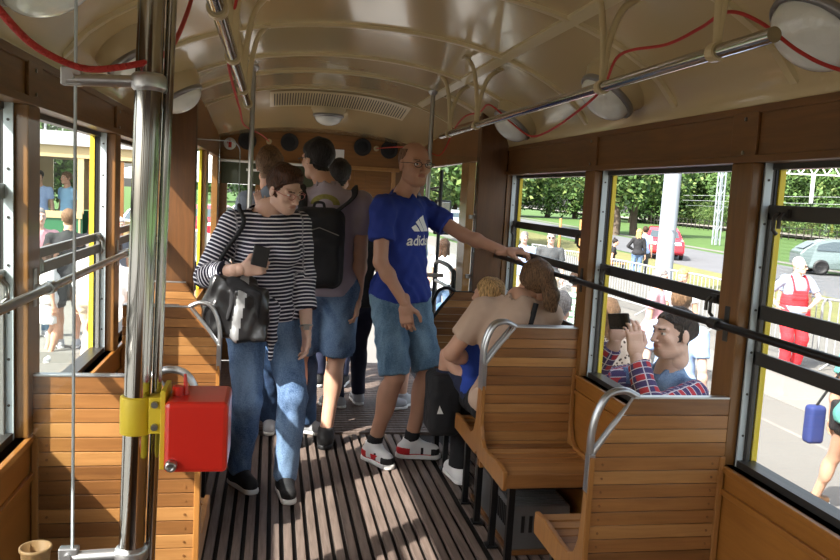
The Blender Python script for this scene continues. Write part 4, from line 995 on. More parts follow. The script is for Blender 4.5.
# chest print, laid onto the shirt
def print_on(root, shirt, build_pts, org, ax, up, dirn, matn, name='chest_print', off=.0025):
    bpy.context.view_layer.update(); dg = bpy.context.evaluated_depsgraph_get()
    W = shirt.matrix_world; base = np.array(wloc(shirt)); bv = BVHTree.FromObject(shirt, dg)
    vs, fs = build_pts; out = []
    for (x, y) in vs:
        p = org+ax*x+up*y-dirn*.25; h = bv.ray_cast(Vector(p-base), Vector(dirn))
        q = (np.array(h[0])+base-dirn*off) if h[0] is not None else p+dirn*.25
        out.append(q)
    m_ = MB(); m_.add(out, fs, 0, False); return m_.build(name, matn, root)
def text_pts(txt, size):
    cu = bpy.data.curves.new('t', 'FONT'); cu.body = txt; cu.size = size; cu.align_x = 'CENTER'; cu.resolution_u = 3; cu.offset = size*.018
    ob = bpy.data.objects.new('t', cu); COL.objects.link(ob); bpy.context.view_layer.update()
    me = ob.evaluated_get(bpy.context.evaluated_depsgraph_get()).to_mesh(); bm = bmesh.new(); bm.from_mesh(me)
    bmesh.ops.triangulate(bm, faces=bm.faces); bmesh.ops.subdivide_edges(bm, edges=[e for e in bm.edges if e.calc_length() > size*.25], cuts=2); bmesh.ops.triangulate(bm, faces=bm.faces)
    vs = [(v.co.x, v.co.y) for v in bm.verts]; bm.verts.index_update(); fs = [tuple(v.index for v in f.verts) for f in bm.faces]; bm.free(); bpy.data.objects.remove(ob); return vs, fs
vs, fs = text_pts('adidas', .082)
def quadgrid(c4, nx, ny):
    c4 = [np.array(c) for c in c4]; P = []
    for j in range(ny+1):
        for i in range(nx+1):
            a_, b_ = i/nx, j/ny; P.append(tuple((c4[0]*(1-a_)+c4[1]*a_)*(1-b_)+(c4[3]*(1-a_)+c4[2]*a_)*b_))
    return P, [(j*(nx+1)+i, j*(nx+1)+i+1, (j+1)*(nx+1)+i+1, (j+1)*(nx+1)+i) for j in range(ny) for i in range(nx)]
for (x0_, x1_, h0, h1) in ((-.082, -.038, .024, .050), (-.030, .014, .066, .092), (.022, .066, .108, .134)):
    # three slanted bars of the mark, cut off level at the foot
    q, g_ = quadgrid(((x0_+.018, .078-.0), (x1_+.006, .078), (x1_-.026+.0, .078+h0+.020), (x0_-.010, .078+h1*.55)), 3, 5)
    if h1 > .1: q, g_ = quadgrid(((.030, .078), (.070, .078), (.020, .170), (-.012, .150)), 3, 6)
    elif h1 > .06: q, g_ = quadgrid(((-.016, .078), (.022, .078), (-.022, .148), (-.052, .130)), 3, 6)
    else: q, g_ = quadgrid(((-.064, .078), (-.024, .078), (-.052, .115), (-.084, .100)), 3, 4)
    fs += [tuple(i+len(vs) for i in f_) for f_ in g_]; vs += q
shirt = [c for c in dB['root'].children if c.name.startswith('shirt')][0]
fdir = -dB['fs']; rgt = -dB['rs']
org = dB['nb']-dB['dr']*.275+dB['fs']*.1+rgt*.01
print_on(dB['root'], shirt, (vs, fs), org, rgt, dB['dr'], -dB['fs'], 'white', 'chest_print')
# man with the backpack
dP = person('p', 'man in pale lilac tee and denim shorts wearing a black backpack, seen from behind', (.31, 4.66, 0), 1.88, 8,
 dict(w=1.04, wd=1.05, top='c_lilac', sleeve=.62, hem=-.06, loose=.018, bottom='denim', len=.93, flare=.015, bl=.02, shoe='shoe_black', sole='black', hair='short', hairm='hair_black', glasses='black', skin='fair', hs=.93),
 dict(lean=-.02, head=(.245, 4.70, 1.725), hy=-38, hp=6, handR=('w', .515, 4.62, .86), handL=('w', .08, 4.72, .88), footR=('w', .36, 4.63, 0), footL=('w', .17, 4.66, 0), fyR=10, fyL=-12, hdR=(-.05, -.1, -1)), det=1)
t = empty('backpack', (.27, 4.45, 1.0), 'black backpack on the back of the man in the lilac tee', 'backpack')
F_ = Field(); F_.box((.255, 4.455, 1.22), (.15, .085, .23), rd=.07, k=.04); F_.box((.255, 4.375, 1.14), (.12, .035, .12), rd=.03, k=.03); F_.amp = .004
mk('pack_body', *F_.mesh(.011), 'c_black', t)
mb = MB(); SS = dP['S']
for q, e in (('R', 1), ('L', -1)):
    s_ = SS[q]; mb.tube(smooth_path([(.255+e*.09, 4.50, 1.42), s_+A(-e*.06, -.085, .03), s_+A(-e*.05, .0, .085), s_+A(-e*.045, .1, .01), s_+A(-e*.03, .12, -.15), (.255+e*.16, 4.6, 1.12), (.255+e*.13, 4.48, 1.05)], 6), .028, 8, flat=.3)
mb.tube(smooth_path([(.225, 4.47, 1.45), (.235, 4.46, 1.475), (.275, 4.46, 1.475), (.285, 4.47, 1.45)], 5), .008, 8)
mb.build('straps', 'c_black', t)
mb = MB(); mb.tube([(.145, 4.37, 1.30), (.255, 4.365, 1.34), (.365, 4.37, 1.30)], .003, 6); mb.build('zip', 'steel', t)
# collar print on the lilac tee
sp = [c for c in dP['root'].children if c.name.startswith('shirt')][0]
F_q = [(math.cos(a_)*r_*.085, math.sin(a_)*r_*.06) for r_ in (1., .55) for a_ in np.linspace(0, PI, 15)]
M['olive'] = mat('olive print', (.22, .20, .05), .8, var=.5, vscale=60)
print_on(dP['root'], sp, (F_q, [(i, i+1, 16+i, 15+i) for i in range(14)]), dP['nb']-dP['dr']*.09-dP['fs']*.1, dP['rs'], dP['dr'], dP['fs'], 'olive', 'shirt_print')
# others on the platform
person('p', 'man with short brown hair in a grey tee behind the thin left pole', (.00, 5.22, 0), 1.84, 5,
 dict(w=.92, top='c_grey', sleeve=.6, bottom='c_dkgrey', len=.9, bl=.02, shoe='shoe_black', sole='black', hair='short', hairm='hair_dkblond', skin='mid'),
 dict(head=(-.03, 5.28, 1.68), hy=12, footL=('w', -.09, 4.92, 0), footR=('w', .08, 5.25, 0), fyL=5), det=1)
person('p', 'person in flared dark jeans and grey canvas shoes hidden behind the woman in stripes', (.10, 4.93, 0), 1.60, 170,
 dict(fem=1, w=.9, top='c_navy', sleeve=1.5, bottom='denim_dk', len=2., flare=.02, shoe='shoe_grey', hair='bob', hairm='hair_brown', skin='fair'),
 dict(footL=('w', .245, 4.90, 0), footR=('w', .02, 4.98, 0), fyL=120), det=1)
person('p', 'person with dark hair deep on the platform beneath the middle speakers', (.48, 6.1, 0), 1.78, 10,
 dict(w=1.05, top='c_black', sleeve=.6, bottom='c_navy', shoe='shoe_black', hair='short', hairm='hair_black', skin='mid'), dict(head=(.50, 6.12, 1.665)), det=1)
person('p', 'blond person in black top and trousers left of the man in blue', (.60, 5.45, 0), 1.50, -20,
 dict(fem=1, top='c_black', sleeve=.3, bottom='c_navy', shoe='shoe_grey', hair='bob', hairm='hair_dkblond', skin='fair'), dict(footL=('w', .50, 5.5, 0), footR=('w', .66, 5.6, 0), fyL=-60), det=1)
person('p', 'person in white skirt and light shoes hidden behind the man in blue', (.93, 5.50, 0), 1.60, 60,
 dict(fem=1, top='c_sky', sleeve=.5, skirt='c_white', sklen=.42, shoe='shoe_grey', hair='bob', hairm='hair_brown', skin='fair'), dict(footL=('w', .97, 5.5, 0), footR=('w', .86, 5.42, 0)), det=1)
# seated woman in beige with the child
dS = person('p', 'seated person in beige top with brown ponytail, back to the camera', (1.17, 3.60, -.33), 1.68, 8,
 dict(fem=1, w=1.04, wd=1.05, top='c_beige', sleeve=.62, hem=-.08, loose=.02, bottom='c_black', len=2., bl=.01, shoe='shoe_white', hair='pony', hairm='hair_dkblond', skin='fair', arm=1.1, neck=.01),
 dict(pelvis=(0, 0, .94), lean=.02, side=.02, head=(1.285, 3.66, 1.145), hy=-10, hp=8, handL=('w', 1.06, 3.86, .70), elbL=(-1, -.5, -.4), handR=('w', 1.20, 3.92, .72), elbR=(.2, -.3, -1),
      footL=('w', 1.05, 4.03, 0), footR=('w', 1.22, 4.05, 0), kneeL=(-.2, 1, .6), kneeR=(0, 1, .6), fyL=-10), det=0)
mb = MB(); mb.tube(smooth_path([dS['S']['R']+A(-.10, -.075, .065), dS['nb']+A(.03, -.115, -.12), dS['nb']+A(-.03, -.15, -.26)], 6), .017, 8, flat=.8)
tb = empty('cross_body_strap', dS['nb'], 'black strap across the back of the woman in beige', 'strap'); mb.build('strap', 'c_black', tb)
person('p', 'small blond child in blue on the lap of the woman in beige', (1.075, 3.83, .10), 1.02, -30,
 dict(top='c_royal', sleeve=1.5, bottom='c_navy', hair='short', hairm='hair_blond', skin='fair', hs=1.3),
 dict(pelvis=(0, 0, .82), head=(1.095, 3.83, 1.055), footL=(-.1, .38, .55), footR=(.1, .38, .55), kneeL=(0, 0, 1), kneeR=(0, 0, 1), hy=-50, handL=(-.1, .2, 1.1), handR=(.1, .2, 1.1)), det=1)
# black backpack hung on the aisle side
t = empty('rucksack', (.93, 3.98, .4), 'small black rucksack with white triangle mark beside the woman in beige', 'rucksack')
F_ = Field(); F_.box((.925, 3.98, .46), (.085, .11, .165), rd=.04, k=.02); F_.box((.90, 3.90, .42), (.06, .035, .11), rd=.03, k=.02); F_.amp = .003
mk('bag_body', *F_.mesh(.008), 'c_black', t)
mb = MB(); mb.prism([(.872, 3.862, .425), (.905, 3.862, .425), (.882, 3.862, .47)], (0, -.002, 0)); mb.build('mark', 'white', t)
mb = MB(); mb.tube(smooth_path([(.95, 3.92, .62), (.98, 3.88, .72), (.99, 3.80, .80)], 5), .010, 8, flat=.4); mb.build('strap', 'c_black', t)

person('p', 'small child carried behind the woman in stripes, one little hand raised', (.06, 4.66, .62), 1.0, 190,
 dict(top='c_pinkpale', sleeve=.8, bottom='denim', hair='short', hairm='hair_dkblond', skin='pale', hs=1.25),
 dict(pelvis=(0, 0, .80), head=(.055, 4.62, 1.50), footL=(-.08, .25, .45), footR=(.08, .25, .45), kneeL=(0, 1, .3), kneeR=(0, 1, .3), handR=('w', -.075, 4.60, 1.435), hdR=(-.25, -.1, .95), hnR=(0, -1, 0), curlR=.15, elbR=(1, 0, -1)), det=0)
# ---------------------------------------------------------------- outside
G = -.80
M['paving'] = mat('pale concrete paving', (.16, .151, .136), .9, var=.10, vscale=1.3, bump=.2, bscale=30)
M['slab'] = mat('lighter platform slab', (.205, .196, .178), .9, var=.07, vscale=2)
M['c_tote'] = mat('blue tote cloth', (.02, .035, .15), .8)
M['asphalt'] = mat('asphalt road', (.12, .123, .13), .9, var=.12, vscale=.6)
M['grass'] = mat('grass', (.055, .115, .018), .95, var=.35, vscale=1.2, bump=.6, bscale=20)
M['drygrass'] = mat('dry grass', (.15, .15, .05), .95, var=.3, vscale=1.5)
M['gravel'] = mat('railway gravel', (.22, .20, .18), .95, var=.3, vscale=2)
M['leaf1'] = mat('leaf mid green', (.070, .14, .028), .7, var=.5, vscale=.7); M['leaf2'] = mat('leaf dark green', (.030, .07, .016), .7, var=.4, vscale=.8); M['leaf3'] = mat('leaf light green', (.15, .21, .055), .7, var=.3, vscale=.6)
M['bark'] = mat('bark', (.10, .075, .055), .9, var=.3, vscale=5, bump=.8, bscale=8)
M['polegrey'] = mat('pale grey pole paint', (.27, .30, .345), .5)
M['fence'] = mat('galvanised steel', (.45, .46, .47), .4, .4)
M['carred'] = mat('red car paint', (.50, .012, .025), .25, coat=.8); M['cargrey'] = mat('grey green car paint', (.16, .21, .21), .25, .3, coat=.8); M['cardark'] = mat('dark blue car paint', (.02, .03, .06), .25, coat=.8); M['carglass'] = mat('dark car glass', (.05, .07, .08), .08, spec=.8); M['cwhite'] = mat('white car paint', (.7, .7, .72), .3, coat=.6)
mb = MB(); mb.box((-60, -40, G-.2), (170, 260, G-.03)); struct(mb.build('ground', 'grass'))
mb = MB(); mb.box((-40, -30, G-.1), (9.3, 45, G)); struct(mb.build('pavement', 'paving'))
mb = MB()
for x in (3.0, 4.55, 5.6): mb.box((x, -20, G), (x+.06, 40, G+.002), 1)
mb.box((3.35, -20, G), (4.3, 40, G+.006), 0); mb.box((6.4, -20, G), (7.4, 40, G+.010), 0)
for y in range(-10, 30): mb.box((3.35, y, G+.006), (4.3, y+.02, G+.008), 1)
struct(mb.build('platform_slabs', ['slab', 'gravel']))
def strip(name, xa, xb, m, z, sl=.13, ya=-30, yb=240):
    q = MB(); f_ = lambda x, y: (x+sl*(y-30), y, z); q.add([f_(xa, ya), f_(xb, ya), f_(xb, yb), f_(xa, yb)], [(0, 1, 2, 3)]); return struct(q.build(name, m))
mb = MB(); mb.box((-12, 10.3, G), (-1.5, 18, G+.14)); struct(mb.build('kerb_island', 'slab'))
strip('path', 9.3, 13.2, 'paving', G-.012, .04); strip('verge', 13.2, 17.2, 'drygrass', G-.014, .08); strip('road', 17.2, 23.4, 'asphalt', G-.016); strip('far_path', 24.2, 25.0, 'paving', G-.018); strip('railway_bed', 47, 54, 'gravel', G+.35)
# trees
def leafcloud(blobs, n, size, seed):
    r_ = np.random.RandomState(seed); V, Q = [], []; ms = []
    per = [max(40, int(n*b[3]/sum(q[3] for q in blobs))) for b in blobs]
    for (c, rad, _, _), k in zip(blobs, per):
        d = r_.normal(size=(k, 3)); d /= np.linalg.norm(d, axis=1)[:, None]; rr = r_.uniform(.55, 1.05, (k, 1))
        P = np.array(c)+d*np.array(rad)*rr
        a = r_.normal(size=(k, 3)); a /= np.linalg.norm(a, axis=1)[:, None]; b = np.cross(a, r_.normal(size=(k, 3))); b /= np.linalg.norm(b, axis=1)[:, None]
        s_ = size*r_.uniform(.6, 1.3, (k, 1)); q = np.stack([P-a*s_-b*s_*.5, P+a*s_*.2-b*s_*.6, P+a*s_+b*s_*.4, P-a*s_*.2+b*s_*.6], 1)
        V.append(q.reshape(-1, 3)); ms.append(r_.choice([0, 0, 1, 2], k))
    V = np.concatenate(V); ms = np.concatenate(ms); return V, np.arange(len(V)).reshape(-1, 4), ms
def tree_mesh(kind, seed):
    r_ = np.random.RandomState(seed); H_ = 1.
    if kind == 'round': bl = [((r_.uniform(-.22, .22), r_.uniform(-.22, .22), r_.uniform(.42, .88)), (r_.uniform(.16, .26),)*3, 0, 1) for _ in range(14)]
    elif kind == 'bush': bl = [((r_.uniform(-.5, .5), r_.uniform(-.3, .3), r_.uniform(.1, .75)), (r_.uniform(.2, .32),)*3, 0, 1) for _ in range(14)]
    else: bl = [((r_.uniform(-.30, .30), r_.uniform(-.3, .3), r_.uniform(.12, .9)), (r_.uniform(.16, .24),)*3, 0, 1) for _ in range(18)]
    V, Q, ms = leafcloud(bl, 7000, .018, seed); return V, Q, ms
def tree(kind, seed, mats):
    V, Q, ms = tree_mesh(kind, seed); t = empty('tree' if kind != 'bush' else 'shrub'); 
    c = mk('crown', V, Q, mats, t); c.data.polygons.foreach_set('material_index', ms.astype(np.int32)); c.data.polygons.foreach_set('use_smooth', np.zeros(len(Q), bool))
    q = MB(); 
    if kind != 'bush':
        q.tube(smooth_path([(0, 0, -.02), (.01, .0, .12), (-.01, .01, .3), (.02, 0, .6)], 4), [.030-.0014*i for i in range(13)], 8)
        for a_ in range(4): q.tube([(0, 0, .25+.05*a_), (.1*math.cos(a_*1.7), .1*math.sin(a_*1.7), .42+.05*a_), (.2*math.cos(a_*1.7), .2*math.sin(a_*1.7), .6)], [.014, .009, .004], 6)
    else: q.tube([(0, 0, 0), (0, 0, .5)], [.03, .01], 6)
    q.build('trunk', 'bark', t); return t
protos = [tree('round', 1, ['leaf1', 'leaf2', 'leaf3']), tree('forest', 2, ['leaf1', 'leaf2', 'leaf1']), tree('forest', 3, ['leaf1', 'leaf2', 'leaf3']), tree('bush', 4, ['leaf1', 'leaf3', 'leaf2'])]
used_t = set()
def put(k, x, y, H_, rz, lab, grp, wid=1., z=G):
    pr_ = protos[k]
    if k not in used_t: used_t.add(k); t = pr_
    else:
        t = pr_.copy(); COL.objects.link(t)
        for ch in list(pr_.children): c = ch.copy(); COL.objects.link(c); c.parent = t
    t.location = (x, y, z); t.scale = (H_*wid, H_*wid, H_); t.rotation_euler = (0, 0, rz); tag(t, lab, 'tree' if k != 3 else 'shrub', grp)
put(0, 27.6, 60, 10.5, .3, 'leaning dark-trunked tree on the grass, left in the middle window', None, 1.1)
put(0, 30.2, 62, 11, 2., 'second leaning tree on the grass left of the grey pole', None, 1.1)
put(0, 20.5, 66, 11, 1.1, 'leafy tree filling the far right window by the bulkhead', None, 1.2)
rr_ = random.Random(5); kf = 0
for i in range(30):
    y = -4+i*4.6; x = 56+.13*(y-30)+rr_.uniform(-2, 3)
    put(1+(i % 2), x, y, rr_.uniform(11, 14), rr_.uniform(0, 6), 'dense green tree in the wood beyond the railway', 'trees beyond the railway', 1.05)
for i in range(18):
    y = 6+i*6; x = 51.5+.13*(y-30)+rr_.uniform(-.8, 1.2)
    put(3, x, y, rr_.uniform(2.6, 4.2), rr_.uniform(0, 6), 'low green shrub at the edge of the wood beyond the railway', 'shrubs beyond the railway', 1.3)
for i in range(16):
    x = -8+i*5.; y = 112+rr_.uniform(-6, 6)
    put(1+(i % 2), x, y, rr_.uniform(10, 14), rr_.uniform(0, 6), 'green tree far ahead of the tram', 'trees far ahead', 1.2)
put(0, 10.5, 40, 8.5, .7, 'leafy tree seen through the open right doorway', None, 1.1)
for i in range(9):
    put(1+(i % 2), -14-i*5, 50+rr_.uniform(-4, 4), rr_.uniform(7, 9), rr_.uniform(0, 6), 'green tree beyond the green and cream tram', 'trees beyond the green tram', 1.2)
# tall lamp column, masts and overhead wires
t = empty('lamp_column', (10.62, 19.8, G), 'thick pale grey column standing beyond the barriers', 'pole'); MB().cyl((10.62, 19.8, G), (10.72, 19.8, 11), .24, 28, r2=.19).build('column', 'polegrey', t); MB().lathe((10.62, 19.8, G), (0, 0, 1), [(.36, 0), (.36, .03), (.27, .06), (.25, .3)], 28).build('base_plate', 'polegrey', t)
MB().cyl((10.64, 19.58, 1.0), (10.64, 19.53, 1.0), .03, 10).build('cable_hook', 'polegrey', t)
def mast(x, y, lab):
    t = empty('catenary_mast', (x, y, G), lab, 'mast', None); q = MB()
    for dx in (-.18, .18):
        for dy in (-.18, .18): q.obox((x+dx, y+dy, G+4.5), (.035, 0, 0), (0, .035, 0), (0, 0, 4.5))
    for k in range(14):
        z = G+.2+k*.62; e = 1 if k % 2 else -1
        q.tube([(x-.18*e, y-.18, z), (x+.18*e, y-.18, z+.6)], .022, 5); q.tube([(x-.18, y-.18*e, z), (x-.18, y+.18*e, z+.6)], .022, 5)
    q.build('lattice', 'polegrey', t); return t
mast(30.6, 50, 'grey lattice mast by the railway right of the thick column')
t = tag(MB().cyl((24.6, 38.8, G), (24.75, 38.8, 9), .085, 12).build('street_pole', 'white'), 'thin white street pole right of the lattice mast', 'pole')
# catenary gantry truss crossing the sky in the right window
t = empty('gantry', (45, 59, 5), 'white zigzag gantry truss over the railway with a hanging drop arm', 'gantry'); q = MB()
ga, gb = A(36, 62, 5.0), A(54, 56, 5.1)
Lg = 40
for z in (0, .8): q.tube([ga+A(0, 0, z)-(gb-ga)*.1, gb+A(0, 0, z)], .07, 6)
for i in range(Lg):
    a_ = ga-(gb-ga)*.1+(gb-ga)*1.1*i/Lg; b_ = ga-(gb-ga)*.1+(gb-ga)*1.1*(i+1)/Lg; q.tube([a_+A(0, 0, 0 if i % 2 else .8), b_+A(0, 0, .8 if i % 2 else 0)], .055, 5)
q.build('truss', 'white', t); MB().cyl((44.6, 59.1, 5.05), (44.6, 59.1, 2.7), .16, 10).build('drop_arm', 'white', t)
MB().tube([(54, 56, G), (54, 56, 6)], .16, 8).build('post', 'polegrey', t); MB().tube([(34.2, 62.6, G), (34.2, 62.6, 5.9)], .16, 8).build('post', 'polegrey', t)
for z, x in ((3.2, 44), (2.6, 44), (2.0, 44.5)):
    tag(MB().tube([(x-6, -10, z), (x+6, 90, z+.1)], .028, 5).build('overhead_wire', 'fence'), 'thin overhead wire above the railway', 'wire', 'overhead railway wires')
# railway fence
t = empty('railway_fence', (44, 40, G), 'low dark railing fence along the far grass by the railway', 'fence'); q = MB(); 
for z in (.35, 1.15): q.tube([(44+.13*(-10-30), -10, G+z), (44+.13*80, 110, G+z)], .03, 5)
q.build('rails', 'darkmetal', t); q = MB()
for i in range(90):
    y = -8+i*1.3; x = 44+.13*(y-30); q.cyl((x, y, G), (x, y, G+1.3), .045, 6)
tag(q.build('fence_posts', 'darkmetal', t), kind='stuff')
# pedestrian barriers
def barrier():
    t = empty('pedestrian_barrier'); q = MB(); L_ = 2.2
    q.tube(smooth_path([(0, -L_/2, .15), (0, -L_/2, .95), (0, -L_/2+.1, 1.08), (0, L_/2-.1, 1.08), (0, L_/2, .95), (0, L_/2, .15)], 5), .02, 8); q.tube([(0, -L_/2, .2), (0, L_/2, .2)], .016, 8)
    for y in (-L_/2+.2, L_/2-.2): q.tube([(-.3, y, .01), (0, y, .18), (.3, y, .01)], .014, 6)
    q.build('frame', 'fence', t); q = MB()
    for i in range(17): y = -L_/2+.12*(i+1); q.cyl((0, y, .2), (0, y, 1.07), .009, 6)
    q.build('bars', 'fence', t); return t
pb = barrier(); bl_ = [(8.75, 9.6, .12), (8.45, 11.9, .10), (8.2, 14.2, .10), (8.0, 16.5, .08), (7.85, 18.8, .06), (7.7, 21.1, .06), (9.0, 7.3, .12), (9.25, 5.0, .1)]
bn = ['behind the man in red overalls', 'just left of the man in red overalls', 'in front of the lamp column', 'left of the lamp column', 'by the seated person in black', 'farthest along the row', 'right of the man in red overalls', 'nearest, at the right edge']
for i, (x, y, a_) in enumerate(bl_):
    if i == 0: t = pb
    else:
        t = pb.copy(); COL.objects.link(t)
        for ch in list(pb.children): c = ch.copy(); COL.objects.link(c); c.parent = t
    t.location = (x, y, G); t.rotation_euler = (0, 0, a_); tag(t, 'galvanised steel crowd barrier, '+bn[i], 'barrier', 'crowd barriers along the platform')
# cars
def car(x, y, rz, paint, lab, L_=4.0, W_=1.7, H_=1.47):
    t = empty('car', (0, 0, 0), lab, 'car'); rot = lambda P: [(p[0], p[1], p[2]) for p in P]
    prof = [(-L_/2, .35), (-L_/2+.02, .72), (-L_/2+.25, .86), (-L_*.24, .95), (-L_*.13, 1.30), (0, H_-.03), (L_*.18, H_), (L_*.36, H_-.14), (L_*.46, 1.02), (L_/2, .85), (L_/2, .35), (L_*.42, .24), (-L_*.44, .24)]
    def sec(w_, prof, zt=9): return prof
    q = MB(); n_ = len(prof); vs = []
    for yy, k in ((-W_/2, 1), (W_/2, 1)):
        for (a_, z) in prof:
            inset = max(0, z-.9)*.38; vs.append((a_, yy-math.copysign(inset, yy), z))
    q.add(vs, [tuple(range(n_))[::-1], tuple(range(n_, 2*n_))]+[(i, (i+1) % n_, n_+(i+1) % n_, n_+i) for i in range(n_)])
    b = q.build('car_body', paint, t, bevel=.06); 
    q = MB()
    for sg in (-1, 1):
        yy = lambda z: sg*(W_/2-max(0, z-.9)*.38+.012)
        for P in (((-L_*.20, .98), (-L_*.12, 1.25), (.0, H_-.10), (.03, .98)), ((.08, .98), (.07, H_-.10), (L_*.22, H_-.10), (L_*.34, 1.22), (L_*.36, 1.0))): q.add([(a_, yy(z), z) for a_, z in P], [tuple(range(len(P)))])
    q.add([(-L_*.225, -W_*.40, .985), (-L_*.225, W_*.40, .985), (-L_*.135, W_*.35, 1.30), (-L_*.135, -W_*.35, 1.30)], [(0, 1, 2, 3)])
    q.v = [(a_-.03 if abs(yv) < W_*.45 and a_ < -L_*.13 else a_, yv, z) for a_, yv, z in q.v]
    q.add([(L_*.375, -W_*.36, H_-.16), (L_*.375, W_*.36, H_-.16), (L_*.47, W_*.38, 1.04), (L_*.47, -W_*.38, 1.04)], [(0, 1, 2, 3)])
    q.build('windows', 'carglass', t)
    q = MB(); q.box((-L_/2-.02, -.26, .42), (-L_/2+.01, .26, .53)); q.build('number_plate', 'white', t)
    for sg in (-1, 1):
        q = MB(); q.box((-L_/2-.015, sg*.55-.15, .68), (-L_/2+.1, sg*.55+.15, .82)); q.build('headlamp', 'lampglass', t, bevel=.03)
        for ax in (-L_*.31, L_*.31):
            MB().lathe((ax, sg*(W_/2-.16), .31), (0, sg, 0), [(.2, 0), (.31, .02), (.31, .17), (.22, .19), (.20, .17), (.04, .18), (.001, .18)], 24).build('wheel', 'black', t)
    t.rotation_euler = (0, 0, rz); t.location = (x, y, G); return t
car(18.6, 35.0, 1.15, 'carred', 'red hatchback driving on the road behind the grey column'); car(23.6, 28.4, 2.75, 'cargrey', 'grey-green estate car on the road above the man in red overalls', 4.4); car(21.6, 23.9, 1.2, 'cardark', 'dark blue car at the right edge of the right window')
car(13.0, 60, 1.5, 'cwhite', 'white car seen through the open right doorway'); car(12.0, 52, 1.5, 'cwhite', 'white car parked nearer in the open right doorway')
for i, (x, y) in enumerate(((-4.2, 29), (-2.6, 34), (-1.2, 40))): car(x, y, 1.4, ('cwhite', 'carred', 'cwhite')[i], ('white car parked beyond the left platform window', 'red car parked beyond the left platform window', 'farthest white car beyond the left platform window')[i])
t = empty('tent', (-3.4, 46, G), 'white market tent beyond the left platform window', 'tent'); q = MB()
for x in (-8, 1): 
    for y in (44, 49): q.cyl((x, y, G), (x, y, 2.), .05, 8)
q.build('poles', 'fence', t); q = MB(); q.add([(-8.2, 43.8, 2), (1.2, 43.8, 2), (1.2, 49.2, 2), (-8.2, 49.2, 2), (-3.4, 46.5, 3.6)], [(0, 1, 4), (1, 2, 4), (2, 3, 4), (3, 0, 4)]); q.box((-8.2, 43.78, 1.6), (1.2, 43.8, 2)); q.build('canopy', 'white', t)
# bench seat outside for the seated person in black
t = empty('outdoor_bench', (11.3, 24.7, G), 'pale wooden bench under the seated person in black', 'bench'); q = MB(); q.box((10.9, 24.3, G+.42), (11.7, 25.3, G+.46)); q.box((10.85, 24.3, G+.55), (10.9, 25.3, G+.85)); 
q.build('planks', 'wood_pale', t); q = MB()
for x in (10.95, 11.6):
    for y in (24.4, 25.2): q.box((x-.03, y-.03, G), (x+.03, y+.03, G+.42))
q.build('legs', 'darkmetal', t)
for x, y, wh in ((11.8, 31, 'left'), (12.5, 30.5, 'right')): tag(MB().cyl((x, y, G), (x, y, .9), .055, 10).build('tree_stake', 'wood_pale'), '%s pale wooden stake of the pair in the far right window' % wh, 'stake', 'pair of tree stakes')
# the green and cream tram on the left
t = empty('tram', (-7, 15, G), 'green and cream heritage tram standing beyond the people on the left', 'tram')
def RT(x, y, z, c=(-6.1, 15.2), a=math.radians(6)): return (c[0]+x*math.cos(a)-y*math.sin(a), c[1]+x*math.sin(a)+y*math.cos(a), G+z)
def rbox(q, a_, b_, m=0):
    x0_, y0_, z0_ = a_; x1_, y1_, z1_ = b_; P = [RT(*p) for p in ((x0_,y0_,z0_),(x1_,y0_,z0_),(x1_,y1_,z0_),(x0_,y1_,z0_),(x0_,y0_,z1_),(x1_,y0_,z1_),(x1_,y1_,z1_),(x0_,y1_,z1_))]
    q.add(P, [(0,3,2,1),(4,5,6,7),(0,1,5,4),(1,2,6,5),(2,3,7,6),(3,0,4,7)], m)
q = MB(); rbox(q, (-4, -1.05, .75), (2.75, -1.0, 1.68), 0); rbox(q, (-4, 1.0, .75), (2.75, 1.05, 1.68), 0); rbox(q, (-4, -1.07, .72), (2.75, -1.04, .80), 1); rbox(q, (-4, -1.075, 1.62), (2.75, -1.04, 1.74), 1)
for i in range(8): rbox(q, (-4+i*.96-.03, -1.065, .8), (-4+i*.96+.0, -1.04, 1.68), 1)
q.build('lower_panel', ['green', 'tcream'], t)
q = MB()
for i in range(8): rbox(q, (-4+i*.96-.05, -1.06, 1.7), (-4+i*.96+.05, -1.0, 2.72)); rbox(q, (-4+i*.96-.22, 1.0, 1.7), (-4+i*.96+.22, 1.06, 2.72))
rbox(q, (-4, -1.07, 2.66), (4.0, -1.0, 2.86)); rbox(q, (-4, 1.0, 2.66), (4.0, 1.07, 2.86)); q.build('window_posts', 'tcream', t)
q = MB()
for i in range(7): rbox(q, (-4+i*.96+.05, -1.035, 1.72), (-4+(i+1)*.96-.05, -1.03, 2.68))
q.build('window_panes', 'wglass', t)
q = MB(); rbox(q, (-4.1, -1.15, 2.86), (4.3, 1.15, 2.94)); rbox(q, (-4.1, -.8, 2.94), (4.2, .8, 3.06)); rbox(q, (-3.8, -.75, 3.06), (3.8, .75, 3.12)); q.build('roof', 'troof', t)
q = MB()
for y in (-.55, .55): q.tube([RT(-3.5, y, 3.35), RT(3.7, y, 3.35)], .03, 6)
for x in np.arange(-3.5, 3.8, .9): q.tube([RT(x, -.6, 3.1), RT(x, -.6, 3.35), RT(x, .6, 3.35), RT(x, .6, 3.1)], .025, 6); 
q.tube([RT(-1, 0, 3.35), RT(.8, 0, 3.95), RT(-.8, 0, 4.5)], .03, 6); q.build('roof_rack', 'fence', t)
q = MB(); rbox(q, (2.85, -1.05, .5), (2.95, -.98, 2.8)); rbox(q, (3.35, -1.05, .5), (3.42, -.98, 2.8)); rbox(q, (4.0, -1.05, .5), (4.1, -.98, 2.8)); rbox(q, (4.0, .98, .5), (4.1, 1.05, 2.8)); rbox(q, (2.75, .9, .5), (2.85, 1.05, 2.8)); rbox(q, (3.05, -.9, 1.0), (3.9, -.86, 1.6), 1)
for z in (1.75, 2.0, 2.25, 2.5): rbox(q, (2.95, -1.02, z), (3.35, -.99, z+.03))
q.build('platform_frame', ['wood_post', 'tcream'], t)
